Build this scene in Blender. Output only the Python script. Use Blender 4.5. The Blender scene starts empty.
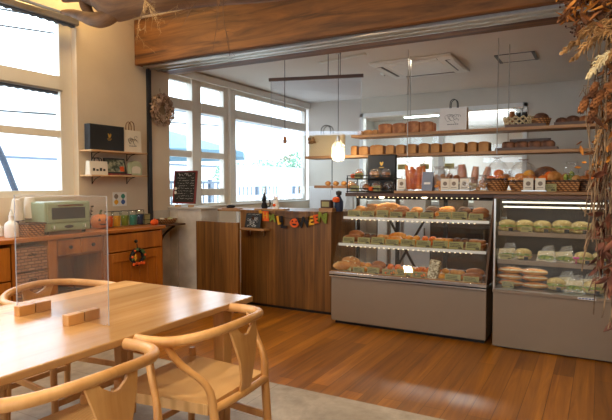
import bpy, bmesh, math, random
from mathutils import Vector, Matrix, Euler, noise as mnoise
R = math.radians
PI = math.pi
rng = random.Random(7)
scn = bpy.context.scene
col = scn.collection

# ------------------------------------------------------------------ camera, world, light, exposure
cam = bpy.data.objects.new('camera', bpy.data.cameras.new('camera'))
col.objects.link(cam)
cam.location = (0, 0, 1.30)
cam.rotation_euler = (R(90 - 2.8), 0, R(29))
cam.data.sensor_width = 36
cam.data.lens = 530.0 / 612 * 36
cam.data.clip_start = 0.05
cam.data.clip_end = 300
scn.camera = cam

world = bpy.data.worlds.new('overcast_sky')
scn.world = world
world.use_nodes = True
bg = world.node_tree.nodes['Background']
bg.inputs[0].default_value = (0.76, 0.88, 1.0, 1)
bg.inputs[1].default_value = 6.0

def area(name, loc, rot, sx, sy, power, color=(1, 1, 1), portal=False):
    l = bpy.data.lights.new(name, 'AREA')
    l.shape = 'RECTANGLE'; l.size = sx; l.size_y = sy
    l.energy = power; l.color = color
    if portal:
        l.cycles.is_portal = True
    o = bpy.data.objects.new(name, l); col.objects.link(o)
    o.location = loc; o.rotation_euler = rot
    return o

area('window_portal', (-4.30, 2.0, 2.0), (0, R(-90), 0), 1.7, 2.4, 1, portal=True)
area('window_portal', (-4.30, 5.95, 1.8), (0, R(-90), 0), 1.6, 3.2, 1, portal=True)
area('window_portal', (-4.30, -0.6, 2.0), (0, R(-90), 0), 1.7, 2.2, 1, portal=True)
WARM = (1.0, 0.74, 0.42)
for lx, ly in ((-1.3, -.3), (-.2, -.3), (-1.3, .8), (-.2, .8), (.7, .3)):
    area('dining_ceiling_light', (lx, ly, 3.26), (0, 0, 0), 0.14, 0.14, 18, (1.0, .77, .47))
for lx, ly in ((-2.7, 1.6), (-2.4, 2.4), (-3.3, .9)):
    area('dining_ceiling_light', (lx, ly, 3.26), (0, 0, 0), 0.14, 0.14, 12, WARM)
area('dining_wall_light', (-3.85, 3.0, 3.22), (0, R(-12), 0), 0.25, 0.5, 13, (1, .66, .26))
area('sales_ceiling_light', (-1.6, 5.4, 2.56), (0, 0, 0), 0.6, 0.4, 9, (1, 0.85, 0.65))
area('kitchen_ceiling_light', (-2.0, 8.8, 2.5), (0, 0, 0), 1.6, 0.4, 170, (0.93, 1, 0.99))

vs = scn.view_settings
vs.view_transform = 'Standard'; vs.look = 'None'; vs.gamma = 1.0; vs.use_curve_mapping = False
vs.exposure = 0.0
scn.cycles.max_bounces = 12
scn.cycles.diffuse_bounces = 5
scn.cycles.transparent_max_bounces = 40
scn.cycles.caustics_reflective = False
scn.cycles.caustics_refractive = False
scn.cycles.sample_clamp_indirect = 6.0

# ------------------------------------------------------------------ materials
def s2l(c):
    return tuple(((v / 255) / 12.92 if v / 255 <= 0.04045 else ((v / 255 + 0.055) / 1.055) ** 2.4) for v in c)

def newmat(name):
    m = bpy.data.materials.new(name); m.use_nodes = True
    nt = m.node_tree
    return m, nt, nt.nodes['Principled BSDF']

def N(nt, typ, **kw):
    n = nt.nodes.new(typ)
    for k, v in kw.items():
        if hasattr(n, k): setattr(n, k, v)
    return n

def coords(nt, scale=(1, 1, 1), rot=(0, 0, 0)):
    tc = N(nt, 'ShaderNodeTexCoord'); mp = N(nt, 'ShaderNodeMapping')
    mp.inputs['Scale'].default_value = scale; mp.inputs['Rotation'].default_value = rot
    nt.links.new(tc.outputs['Object'], mp.inputs['Vector'])
    return mp.outputs['Vector']

def ramp(nt, fac, stops):
    r = N(nt, 'ShaderNodeValToRGB')
    el = r.color_ramp.elements
    while len(el) < len(stops): el.new(0.5)
    for e, (p, c) in zip(el, stops):
        e.position = p; e.color = (*c, 1)
    nt.links.new(fac, r.inputs['Fac'])
    return r.outputs['Color']

def noise(nt, vec, scale, detail=4, rough=0.55, dist=0.0):
    n = N(nt, 'ShaderNodeTexNoise')
    n.inputs['Scale'].default_value = scale; n.inputs['Detail'].default_value = detail
    n.inputs['Roughness'].default_value = rough; n.inputs['Distortion'].default_value = dist
    nt.links.new(vec, n.inputs['Vector'])
    return n.outputs['Fac']

def bump(nt, bsdf, height, strength=0.2, dist=0.01):
    b = N(nt, 'ShaderNodeBump'); b.inputs['Strength'].default_value = strength; b.inputs['Distance'].default_value = dist
    nt.links.new(height, b.inputs['Height']); nt.links.new(b.outputs['Normal'], bsdf.inputs['Normal'])

def mul(nt, a, b, fac=1.0):
    m = N(nt, 'ShaderNodeMix', data_type='RGBA', blend_type='MULTIPLY')
    m.inputs[0].default_value = fac
    nt.links.new(a, m.inputs[6]); nt.links.new(b, m.inputs[7])
    return m.outputs[2]

def plain(name, rgb, rough=0.5, var=0.12, scale=9.0, metal=0.0, bmp=0.0, spec=0.5, trans=0.0):
    """Procedural paint / metal / fabric: base colour with a soft noise mottling."""
    m, nt, b = newmat(name)
    c = s2l(rgb)
    f = noise(nt, coords(nt), scale)
    lo = tuple(v * (1 - var) for v in c); hi = tuple(min(1, v * (1 + var)) for v in c)
    nt.links.new(ramp(nt, f, [(0.3, lo), (0.7, hi)]), b.inputs['Base Color'])
    b.inputs['Roughness'].default_value = rough; b.inputs['Metallic'].default_value = metal
    b.inputs['Specular IOR Level'].default_value = spec
    if bmp: bump(nt, b, noise(nt, coords(nt), scale * 6), bmp)
    return m

def wood(name, dark, light, axis='x', freq=18, rough=0.45, planks=None, stretch=0.06, seam=None, contrast=(0.3, 0.72), spec=0.5):
    """Grain running along AXIS; planks = (length, width, across-axis) lays boards."""
    m, nt, b = newmat(name)
    sc = [freq, freq, freq]; sc['xyz'.index(axis)] = freq * stretch
    f = noise(nt, coords(nt, sc), 1.0, 6, 0.62, 0.9)
    c = ramp(nt, f, [(contrast[0], s2l(dark)), (contrast[1], s2l(light))])
    f2 = noise(nt, coords(nt, [v * 0.22 for v in sc]), 1.0, 3, 0.5, 0.3)
    c = mul(nt, c, ramp(nt, f2, [(0.3, (0.72, 0.70, 0.68)), (0.7, (1.1, 1.08, 1.05))]))
    if planks:
        ln, wd, across = planks
        tc = N(nt, 'ShaderNodeTexCoord'); sp = N(nt, 'ShaderNodeSeparateXYZ'); cb = N(nt, 'ShaderNodeCombineXYZ')
        nt.links.new(tc.outputs['Object'], sp.inputs[0])
        nt.links.new(sp.outputs['XYZ'.index(axis.upper())], cb.inputs[0]); nt.links.new(sp.outputs['XYZ'.index(across.upper())], cb.inputs[1])
        br = N(nt, 'ShaderNodeTexBrick'); br.offset = 0.37; br.offset_frequency = 2
        br.inputs['Color1'].default_value = (0.66, 0.64, 0.62, 1); br.inputs['Color2'].default_value = (1.12, 1.1, 1.06, 1)
        br.inputs['Mortar'].default_value = (*(seam or (0.35, 0.32, 0.3)), 1)
        br.inputs['Scale'].default_value = 1.0; br.inputs['Mortar Size'].default_value = 0.0018
        br.inputs['Brick Width'].default_value = ln; br.inputs['Row Height'].default_value = wd
        br.inputs['Bias'].default_value = 0.0
        nt.links.new(cb.outputs[0], br.inputs['Vector'])
        c = mul(nt, c, br.outputs['Color'])
    nt.links.new(c, b.inputs['Base Color'])
    b.inputs['Roughness'].default_value = rough; b.inputs['Specular IOR Level'].default_value = spec
    bump(nt, b, f, 0.08, 0.004)
    return m

def thin_glass(name, tint=(1, 1, 1), f0=0.04, rough=0.0, haze=0.0, haze_col=(0.9, 0.95, 1), crinkle=0.0, cs=40):
    """Clear sheet: transparent with Schlick reflection, optional milky haze and crinkled film."""
    m = bpy.data.materials.new(name); m.use_nodes = True
    nt = m.node_tree; nt.nodes.clear()
    out = N(nt, 'ShaderNodeOutputMaterial'); tr = N(nt, 'ShaderNodeBsdfTransparent'); gl = N(nt, 'ShaderNodeBsdfGlossy')
    tr.inputs['Color'].default_value = (*tint, 1); gl.inputs['Roughness'].default_value = rough
    geo = N(nt, 'ShaderNodeNewGeometry'); dot = N(nt, 'ShaderNodeVectorMath', operation='DOT_PRODUCT')
    nt.links.new(geo.outputs['Incoming'], dot.inputs[0])
    nrm = geo.outputs['Normal']
    if crinkle:
        bp = N(nt, 'ShaderNodeBump'); bp.inputs['Strength'].default_value = crinkle; bp.inputs['Distance'].default_value = 0.01
        nt.links.new(noise(nt, coords(nt), cs, 3, 0.6, 1.2), bp.inputs['Height']); nrm = bp.outputs['Normal']
        nt.links.new(nrm, gl.inputs['Normal'])
    nt.links.new(nrm, dot.inputs[1])
    def mth(op, a, b=None):
        n = N(nt, 'ShaderNodeMath', operation=op)
        for i, v in enumerate((a, b)):
            if v is None: continue
            if isinstance(v, (int, float)): n.inputs[i].default_value = v
            else: nt.links.new(v, n.inputs[i])
        return n.outputs[0]
    k = mth('POWER', mth('SUBTRACT', 1.0, mth('MINIMUM', mth('ABSOLUTE', dot.outputs['Value']), 1.0)), 5.0)
    fac = mth('ADD', f0, mth('MULTIPLY', k, 1 - f0))
    mx = N(nt, 'ShaderNodeMixShader')
    nt.links.new(fac, mx.inputs[0]); nt.links.new(tr.outputs[0], mx.inputs[1]); nt.links.new(gl.outputs[0], mx.inputs[2])
    last = mx.outputs[0]
    if haze:
        df = N(nt, 'ShaderNodeBsdfDiffuse'); tl = N(nt, 'ShaderNodeBsdfTranslucent')
        df.inputs[0].default_value = (*haze_col, 1); tl.inputs[0].default_value = (*haze_col, 1)
        ad = N(nt, 'ShaderNodeMixShader'); ad.inputs[0].default_value = 0.6
        nt.links.new(df.outputs[0], ad.inputs[1]); nt.links.new(tl.outputs[0], ad.inputs[2])
        hz = N(nt, 'ShaderNodeMixShader'); hz.inputs[0].default_value = haze
        nt.links.new(last, hz.inputs[1]); nt.links.new(ad.outputs[0], hz.inputs[2]); last = hz.outputs[0]
    nt.links.new(last, out.inputs['Surface'])
    return m

def glow(name, rgb, strength):
    m, nt, b = newmat(name)
    b.inputs['Base Color'].default_value = (*s2l(rgb), 1)
    b.inputs['Emission Color'].default_value = (*s2l(rgb), 1); b.inputs['Emission Strength'].default_value = strength
    return m

def two_tone(name, a, b_, scale=12, rough=0.6, lo=0.42, hi=0.6, bmp=0.25, detail=3, spec=0.4):
    m, nt, b = newmat(name)
    f = noise(nt, coords(nt), scale, detail)
    nt.links.new(ramp(nt, f, [(lo, s2l(a)), (hi, s2l(b_))]), b.inputs['Base Color'])
    b.inputs['Roughness'].default_value = rough; b.inputs['Specular IOR Level'].default_value = spec
    if bmp: bump(nt, b, noise(nt, coords(nt), scale * 3), bmp, 0.01)
    return m

def weave(name, dark, light, scale=60, rough=0.7):
    """Basket weave: crossed wave bands."""
    m, nt, b = newmat(name)
    v = coords(nt)
    w1 = N(nt, 'ShaderNodeTexWave', wave_type='BANDS', bands_direction='Z'); w1.inputs['Scale'].default_value = scale * 0.32
    w2 = N(nt, 'ShaderNodeTexWave', wave_type='BANDS', bands_direction='DIAGONAL'); w2.inputs['Scale'].default_value = scale * 0.3
    for w in (w1, w2):
        w.inputs['Distortion'].default_value = 1.0
        nt.links.new(v, w.inputs['Vector'])
    mx = N(nt, 'ShaderNodeMath', operation='MULTIPLY')
    nt.links.new(w1.outputs['Fac'], mx.inputs[0]); nt.links.new(w2.outputs['Fac'], mx.inputs[1])
    nt.links.new(ramp(nt, mx.outputs[0], [(0.05, s2l(dark)), (0.55, s2l(light))]), b.inputs['Base Color'])
    b.inputs['Roughness'].default_value = rough
    bump(nt, b, mx.outputs[0], 0.6, 0.006)
    return m

def cord_seat(name, dark, light):
    """Woven paper cord: strands parallel to each of the four edges, meeting on the diagonals."""
    m, nt, b = newmat(name)
    tc = N(nt, 'ShaderNodeTexCoord'); sp = N(nt, 'ShaderNodeSeparateXYZ'); nt.links.new(tc.outputs['Object'], sp.inputs[0])
    def mth(op, a, b_=None):
        n = N(nt, 'ShaderNodeMath', operation=op)
        for i, v in enumerate((a, b_)):
            if v is None: continue
            if isinstance(v, (int, float)): n.inputs[i].default_value = v
            else: nt.links.new(v, n.inputs[i])
        return n.outputs[0]
    d = mth('MAXIMUM', mth('ABSOLUTE', sp.outputs[0]), mth('ABSOLUTE', sp.outputs[1]))
    s = mth('SINE', mth('MULTIPLY', d, 900.0))
    f = mth('ADD', mth('MULTIPLY', s, 0.5), 0.5)
    nt.links.new(ramp(nt, f, [(0.0, s2l(dark)), (0.6, s2l(light))]), b.inputs['Base Color'])
    b.inputs['Roughness'].default_value = 0.75
    bump(nt, b, f, 0.5, 0.002)
    return m

def stone_tiles(name):
    m, nt, b = newmat(name)
    v = coords(nt)
    f = noise(nt, v, 2.6, 8, 0.65, 0.6); g = noise(nt, v, 14, 5, 0.6)
    c = ramp(nt, f, [(0.3, s2l((150, 136, 120))), (0.55, s2l((184, 170, 154))), (0.75, s2l((206, 196, 184)))])
    c = mul(nt, c, ramp(nt, g, [(0.35, (0.86, 0.85, 0.84)), (0.65, (1.05, 1.05, 1.05))]))
    br = N(nt, 'ShaderNodeTexBrick'); br.offset = 0.5
    br.inputs['Color1'].default_value = (0.95, 0.95, 0.95, 1); br.inputs['Color2'].default_value = (1.04, 1.04, 1.04, 1); br.inputs['Mortar'].default_value = (0.7, 0.69, 0.67, 1)
    br.inputs['Scale'].default_value = 1; br.inputs['Brick Width'].default_value = 1.2; br.inputs['Row Height'].default_value = 0.6; br.inputs['Mortar Size'].default_value = 0.003
    nt.links.new(v, br.inputs['Vector'])
    nt.links.new(mul(nt, c, br.outputs['Color']), b.inputs['Base Color'])
    b.inputs['Roughness'].default_value = 0.5
    bump(nt, b, g, 0.1, 0.004)
    return m

M = {}
M['plaster'] = plain('warm_plaster', (216, 199, 176), 0.85, 0.04, 3, bmp=0.08, spec=0.2)
M['plaster_grey_shaded'] = two_tone('rough_grey_shaded_plaster', (186, 177, 166), (210, 202, 192), 7, 0.85, 0.3, 0.7, 0.5, 6)  # grey plaster; on the window wall the grey carries its dimmer light
M['back_wall'] = plain('pale_grey_wallpaper', (210, 202, 190), 0.85, 0.03, 3, spec=0.2)
M['ceiling'] = plain('ceiling_board', (222, 218, 212), 0.9, 0.02, 3, spec=0.2)
M['white_frame'] = plain('white_window_frame', (222, 216, 206), 0.45, 0.03, 5)
M['white'] = plain('white_paint', (235, 235, 233), 0.5, 0.02, 5)
M['floor_wood'] = wood('oak_floor', (134, 78, 14), (194, 124, 32), 'y', 16, 0.36, (1.5, 0.125, 'x'), 0.05)
M['stone'] = stone_tiles('stone_floor')
M['beam'] = wood('beam_timber', (74, 42, 16), (150, 98, 46), 'x', 12, 0.6, None, 0.10, contrast=(.34, .66))
M['driftwood'] = wood('driftwood', (92, 62, 34), (156, 110, 64), 'x', 12, 0.7, None, 0.1)
M['driftwood_dark'] = wood('weathered_bark', (78, 54, 36), (126, 90, 60), 'x', 14, 0.8, None, 0.2)
M['chair_wood'] = wood('oiled_beech', (206, 148, 84), (232, 182, 118), 'z', 10, 0.36, None, 0.12)
M['table_wood'] = wood('pale_oak_top', (214, 160, 98), (238, 192, 134), 'y', 12, 0.2, (3.0, 0.31, 'x'), 0.06, (0.8, 0.76, 0.72), spec=.8)
M['pine'] = wood('honey_pine', (150, 82, 14), (202, 122, 36), 'z', 12, 0.42, None, 0.1)
M['pine_top'] = wood('honey_pine_top', (158, 88, 26), (206, 128, 52), 'y', 12, 0.35, None, 0.1)
M['walnut'] = wood('walnut_boards', (86, 54, 16), (160, 110, 52), 'z', 20, 0.42, (4.0, 0.115, 'x'), 0.05, (0.5, 0.46, 0.42), (0.28, 0.75))
M['shelf_wood'] = wood('plank_shelf', (150, 104, 62), (196, 150, 100), 'x', 16, 0.5, None, 0.06)
M['dark_wood'] = wood('dark_stained_wood', (60, 36, 20), (104, 66, 38), 'x', 14, 0.45, None, 0.08)
M['grey_lam'] = plain('taupe_laminate', (136, 118, 99), 0.5, 0.03, 4)
M['steel'] = plain('brushed_steel', (190, 186, 180), 0.28, 0.06, 30, 1.0)
M['black_metal'] = plain('black_iron', (28, 27, 26), 0.45, 0.1, 20, 0.3)
M['dark_metal'] = plain('dark_anodised_rail', (64, 66, 72), 0.3, 0.08, 10, 0.7)
M['black_card'] = plain('black_card', (22, 22, 26), 0.5, 0.1, 8)
M['gold'] = plain('gold_foil', (206, 160, 70), 0.35, 0.1, 20, 0.6)
M['cream_paper'] = plain('cream_paper', (232, 222, 204), 0.75, 0.03, 10)
M['white_paper'] = plain('white_paper', (238, 234, 228), 0.7, 0.03, 10)
M['khaki_card'] = plain('olive_price_card', (160, 152, 96), 0.6, 0.05, 20)
M['ink'] = plain('printing_ink', (48, 44, 42), 0.7, 0.1, 30)
M['board'] = plain('chalkboard_slate', (34, 36, 38), 0.7, 0.15, 8)
M['chalk'] = plain('chalk', (222, 220, 214), 0.9, 0.05, 40)
M['red_frame'] = wood('red_stained_frame', (110, 30, 26), (150, 48, 40), 'z', 20, 0.5)
M['glass'] = thin_glass('window_glass', (0.96, 0.985, 0.99))
M['case_glass'] = thin_glass('showcase_glass', (0.985, 0.99, 0.985), 0.045)
M['acrylic'] = thin_glass('clear_acrylic', (0.955, 0.955, 0.985), 0.06, 0.0, 0.010, (0.82, 0.82, 0.95))
M['acrylic_edge'] = thin_glass('acrylic_edge', (0.92, 0.95, 1.0), 0.12, 0.1, 0.35)
M['frost'] = thin_glass('frosted_film', (1, 1, 1), 0.04, 0.2, 0.85, (0.95, 0.97, 1))
M['film'] = thin_glass('cellophane', (0.98, 0.98, 0.98), 0.07, 0.05, 0.02, (1, 1, 1), 1.0, 45)
M['film_milky'] = thin_glass('milky_cellophane', (0.98, 0.98, 0.98), 0.13, 0.08, 0.11, (1, 1, 1), 1.0, 40)
M['bottle_glass'] = thin_glass('jar_glass', (0.95, 0.98, 0.97), 0.06)
M['sage'] = plain('sage_green_enamel', (150, 164, 128), 0.35, 0.03, 6)
M['oven_window'] = plain('dark_oven_glass', (42, 52, 56), 0.12, 0.1, 6)
M['chrome'] = plain('chrome', (210, 210, 212), 0.15, 0.03, 6, 1.0)
M['pumpkin'] = two_tone('pumpkin_orange', (196, 104, 40), (226, 140, 66), 6, 0.45, bmp=0.1)
M['orange'] = plain('orange_felt', (226, 92, 28), 0.85, 0.08, 20, bmp=0.2)
M['yellow'] = plain('yellow_felt', (222, 160, 40), 0.85, 0.08, 20, bmp=0.2)
M['green_felt'] = plain('green_felt', (120, 132, 44), 0.85, 0.08, 20, bmp=0.2)
M['black_felt'] = plain('black_felt', (24, 22, 24), 0.85, 0.08, 20, bmp=0.2)
M['green_leaf'] = plain('artificial_leaf', (66, 92, 40), 0.6, 0.25, 30)
M['teal'] = plain('teal_packet', (58, 136, 116), 0.45, 0.15, 14)
M['navy'] = plain('navy_packet', (32, 46, 80), 0.45, 0.15, 14)
M['bread'] = two_tone('baked_bread_crust', (186, 120, 58), (224, 168, 98), 10, 0.55)
M['bread_gold'] = two_tone('golden_glazed_crust', (208, 124, 38), (238, 172, 76), 9, 0.38)
M['bread_dark'] = two_tone('dark_rye_crust', (84, 50, 34), (140, 94, 66), 16, 0.65)
M['bread_brown'] = two_tone('brown_baked_crust', (146, 86, 44), (190, 124, 70), 11, 0.5)
M['toast_loaf'] = two_tone('square_loaf_crust', (152, 100, 50), (196, 142, 82), 7, 0.6, 0.36, 0.68, 0.12)
M['bread_orange'] = two_tone('orange_snack', (222, 100, 24), (242, 146, 58), 14, 0.5)
M['crumb'] = two_tone('white_crumb', (214, 194, 148), (236, 222, 184), 30, 0.8, bmp=0.15)
M['lettuce'] = two_tone('lettuce_filling', (92, 118, 40), (160, 170, 76), 30, 0.5)
M['filling'] = two_tone('ham_filling', (200, 120, 90), (226, 170, 130), 24, 0.5)
M['cocoa'] = two_tone('chocolate_crust', (54, 32, 22), (96, 58, 36), 14, 0.45)
M['wicker'] = weave('brown_wicker', (110, 68, 34), (204, 144, 84), 60)
M['wicker_light'] = weave('straw_weave', (190, 168, 126), (238, 224, 192), 70)
M['wicker_dark'] = weave('dark_wicker', (56, 36, 24), (124, 82, 52), 60)
def brick_weave(name):
    m, nt, b = newmat(name)
    tc = N(nt, 'ShaderNodeTexCoord'); sp = N(nt, 'ShaderNodeSeparateXYZ'); cb = N(nt, 'ShaderNodeCombineXYZ')
    nt.links.new(tc.outputs['Object'], sp.inputs[0]); nt.links.new(sp.outputs[1], cb.inputs[0]); nt.links.new(sp.outputs[2], cb.inputs[1])
    br = N(nt, 'ShaderNodeTexBrick'); br.inputs['Scale'].default_value = 1; br.inputs['Brick Width'].default_value = .055; br.inputs['Row Height'].default_value = .024; br.inputs['Mortar Size'].default_value = .003
    br.inputs['Color1'].default_value = (*s2l((150, 98, 66)), 1); br.inputs['Color2'].default_value = (*s2l((178, 128, 92)), 1); br.inputs['Mortar'].default_value = (*s2l((92, 60, 42)), 1)
    nt.links.new(cb.outputs[0], br.inputs['Vector']); nt.links.new(br.outputs['Color'], b.inputs['Base Color'])
    b.inputs['Roughness'].default_value = .7
    bump(nt, b, br.outputs['Fac'], -.4, .004)
    return m
M['wicker_brick'] = brick_weave('flat_banded_wicker')
M['seat_cord'] = cord_seat('paper_cord', (206, 162, 104), (228, 186, 128))
M['dry_leaf'] = two_tone('dry_brown_leaf', (84, 48, 26), (146, 92, 50), 14, 0.75, bmp=0.1)
M['dry_leaf_red'] = two_tone('russet_dry_leaf', (86, 48, 36), (140, 86, 64), 14, 0.75, bmp=0.1)
M['dry_gold'] = two_tone('golden_dry_leaf', (146, 84, 24), (202, 134, 50), 16, 0.7, bmp=0.1)
M['straw'] = two_tone('dried_grass', (124, 90, 54), (184, 142, 92), 20, 0.85, bmp=0.1)
M['twig'] = two_tone('grey_twig', (92, 72, 54), (146, 120, 92), 20, 0.85)
M['pale_twig'] = two_tone('pale_lichen_twig', (150, 122, 82), (190, 158, 112), 20, 0.85)
M['hydrangea'] = two_tone('dried_petals', (150, 122, 104), (206, 178, 156), 26, 0.85)
M['ac_white'] = plain('white_plastic', (226, 226, 222), 0.45, 0.02, 5)
M['vent_dark'] = plain('vent_dark_grey', (96, 96, 96), 0.6, 0.05, 5)  # dark grey of the air slots, hatch edges and tube housing
M['asphalt'] = plain('pavement', (196, 196, 192), 0.9, 0.08, 2)
M['facade'] = plain('white_render', (236, 238, 240), 0.9, 0.03, 1)
M['far_green'] = two_tone('hedge_leaves', (104, 148, 124), (150, 184, 160), 8, 0.8)
M['parasol'] = plain('blue_canvas', (104, 136, 154), 0.8, 0.06, 6)
M['parasol_pole'] = plain('blue_grey_pole', (60, 70, 88), 0.5, 0.05, 6)
M['fence'] = plain('grey_railing', (92, 104, 120), 0.5, 0.05, 6)
M['sandwich_bread'] = two_tone('soft_sandwich_bread', (198, 170, 98), (228, 206, 138), 26, .7, bmp=.15)
M['pale_shelf'] = wood('pale_ash_shelf', (200, 156, 108), (230, 194, 148), 'y', 12, 0.5, None, 0.08)
M['lamp_glass'] = thin_glass('lamp_shade_glass', (0.97, 0.98, 0.98), 0.06, 0.0, 0.12, (1, .95, .88))
M['bulb'] = glow('lamp_bulb', (255, 226, 180), 14)
M['tube'] = glow('fluorescent_tube', (255, 250, 226), 1.5)
M['led'] = glow('led_chip', (255, 226, 170), 4.5)
M['kitchen_tube'] = glow('kitchen_tube', (240, 255, 250), 9)
M['label_blue'] = plain('blue_ink', (60, 90, 150), 0.5, 0.05, 20)
M['brick'] = plain('brick', (150, 96, 76), 0.8, 0.2, 8)
M['pink'] = plain('pink_ribbon', (222, 84, 160), 0.6, 0.05, 20)
M['tea_bag'] = plain('pale_green_pouch', (186, 190, 150), 0.6, 0.05, 14)

# ------------------------------------------------------------------ mesh helpers
class MB:
    def __init__(self): self.bm = bmesh.new()
    def box(self, x0, x1, y0, y1, z0, z1, mat=None):
        return self.cbox(((x0 + x1) / 2, (y0 + y1) / 2, (z0 + z1) / 2), (abs(x1 - x0), abs(y1 - y0), abs(z1 - z0)), mat)
    def cbox(self, c, s, mat=None):
        T = Matrix.Translation(c) @ Matrix.Diagonal((*s, 1))
        if mat is not None: T = mat @ T
        bmesh.ops.create_cube(self.bm, size=1, matrix=T); return self
    def tube(self, pts, r, seg=8, closed=False, flat=1.0):
        pts = [Vector(p) for p in pts]; n = len(pts)
        rs = r if isinstance(r, (list, tuple)) else [r] * n
        rings = []; ref = None
        for i, p in enumerate(pts):
            a = pts[i - 1] if (i > 0 or closed) else p
            b = pts[(i + 1) % n] if (i < n - 1 or closed) else p
            t = (b - a).normalized() if (b - a).length > 1e-9 else Vector((0, 0, 1))
            if ref is None: ref = Vector((0, 0, 1)) if abs(t.z) < 0.9 else Vector((1, 0, 0))
            u = t.cross(ref)
            if u.length < 1e-6: u = t.cross(Vector((1, 0.3, 0)))
            u.normalize(); v = u.cross(t).normalized(); ref = v
            rings.append([self.bm.verts.new(p + (u * math.cos(k * 2 * PI / seg) + v * math.sin(k * 2 * PI / seg) * flat) * rs[i]) for k in range(seg)])
        m = n if closed else n - 1
        for i in range(m):
            A = rings[i]; B = rings[(i + 1) % n]
            for k in range(seg):
                self.bm.faces.new((A[k], A[(k + 1) % seg], B[(k + 1) % seg], B[k]))
        if not closed:
            self.bm.faces.new(rings[0][::-1]); self.bm.faces.new(rings[-1])
        return self
    def lathe(self, prof, seg=24, c=(0, 0, 0), sx=1, sy=1, wob=None):
        rings = []
        for r, z in prof:
            if r < 1e-5: rings.append([self.bm.verts.new((c[0], c[1], c[2] + z))])
            else:
                ring = []
                for k in range(seg):
                    a = k * 2 * PI / seg; rr = r * (wob(a) if wob else 1)
                    ring.append(self.bm.verts.new((c[0] + rr * sx * math.cos(a), c[1] + rr * sy * math.sin(a), c[2] + z)))
                rings.append(ring)
        for A, B in zip(rings, rings[1:]):
            for k in range(seg):
                k2 = (k + 1) % seg
                if len(A) == 1 and len(B) == 1: continue
                if len(A) == 1: self.bm.faces.new((A[0], B[k2], B[k]))
                elif len(B) == 1: self.bm.faces.new((A[k], A[k2], B[0]))
                else: self.bm.faces.new((A[k], A[k2], B[k2], B[k]))
        if len(rings[0]) > 1: self.bm.faces.new(rings[0][::-1])
        if len(rings[-1]) > 1: self.bm.faces.new(rings[-1])
        return self
    def ball(self, c, r, seg=12, nz=0.0, ns=8, flat_bottom=None, mat=None):
        r = r if isinstance(r, (tuple, list)) else (r, r, r)
        T = Matrix.Translation(c) @ (mat or Matrix()) @ Matrix.Diagonal((*r, 1))
        res = bmesh.ops.create_uvsphere(self.bm, u_segments=seg, v_segments=max(6, seg * 2 // 3), radius=1, matrix=T)
        for v in res['verts']:
            if nz: v.co += (v.co - Vector(c)) * nz * mnoise.noise(v.co * ns + Vector((c[0] * 7, c[1] * 5, 1)))
            if flat_bottom is not None and v.co.z < flat_bottom: v.co.z = flat_bottom
        return self
    def prism(self, pts, d, axis='y', off=0.0, mat=None):
        """Extrude outline PTS (a, b) by thickness d along AXIS: y -> (x,z), x -> (y,z), z -> (x,y)."""
        def to(a, b, t):
            v = {'y': (a, t, b), 'x': (t, a, b), 'z': (a, b, t)}[axis]
            v = Vector(v)
            return mat @ v if mat is not None else v
        A = [self.bm.verts.new(to(a, b, off)) for a, b in pts]; B = [self.bm.verts.new(to(a, b, off + d)) for a, b in pts]
        n = len(pts)
        self.bm.faces.new(A); self.bm.faces.new(B[::-1])
        for i in range(n): self.bm.faces.new((A[i], B[i], B[(i + 1) % n], A[(i + 1) % n]))
        return self
    def hexa(self, bot, top):
        """Eight-cornered solid from four bottom and four top points."""
        A = [self.bm.verts.new(p) for p in bot]; B = [self.bm.verts.new(p) for p in top]
        self.bm.faces.new(A[::-1]); self.bm.faces.new(B)
        for i in range(4): self.bm.faces.new((A[i], A[(i + 1) % 4], B[(i + 1) % 4], B[i]))
        return self
    def build(self, name, mat, parent=None, bevel=0.0, smooth=True, loc=None, angle=40, seg=2, kind=None):
        bmesh.ops.recalc_face_normals(self.bm, faces=self.bm.faces)
        me = bpy.data.meshes.new(name); self.bm.to_mesh(me); self.bm.free()
        if smooth:
            for p in me.polygons: p.use_smooth = True
            me.set_sharp_from_angle(angle=R(angle))
        o = bpy.data.objects.new(name, me); col.objects.link(o)
        me.materials.append(M[mat] if isinstance(mat, str) else mat)
        if parent is not None: o.parent = parent
        if loc is not None: o.location = loc
        if bevel:
            md = o.modifiers.new('bevel', 'BEVEL'); md.width = bevel; md.segments = seg; md.limit_method = 'ANGLE'; md.angle_limit = R(40)
        if kind: o['kind'] = kind
        return o

def tag(o, label, cat, group=None, kind=None):
    o['label'] = label; o['category'] = cat
    if group: o['group'] = group
    if kind: o['kind'] = kind
    return o

def thing(name, label, cat, loc=(0, 0, 0), rz=0.0, group=None):
    o = bpy.data.objects.new(name, None); col.objects.link(o)
    o.empty_display_size = 0.1
    o.location = loc; o.rotation_euler = (0, 0, rz)
    return tag(o, label, cat, group)

def struct(name, mb, mat, bevel=0.0, parent=None):
    o = mb.build(name, mat, parent, bevel)
    if parent is None: o['kind'] = 'structure'
    return o

def dup(root, loc, rz=0.0, label=None, group=None, scale=None):
    r = root.copy(); col.objects.link(r); r.location = loc; r.rotation_euler = (0, 0, rz)
    if scale: r.scale = scale if isinstance(scale, tuple) else (scale,) * 3
    if label: r['label'] = label
    if group: r['group'] = group
    for ch in root.children:
        c = ch.copy(); col.objects.link(c); c.parent = r
        for g in ch.children:
            d = g.copy(); col.objects.link(d); d.parent = c
    return r

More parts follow.
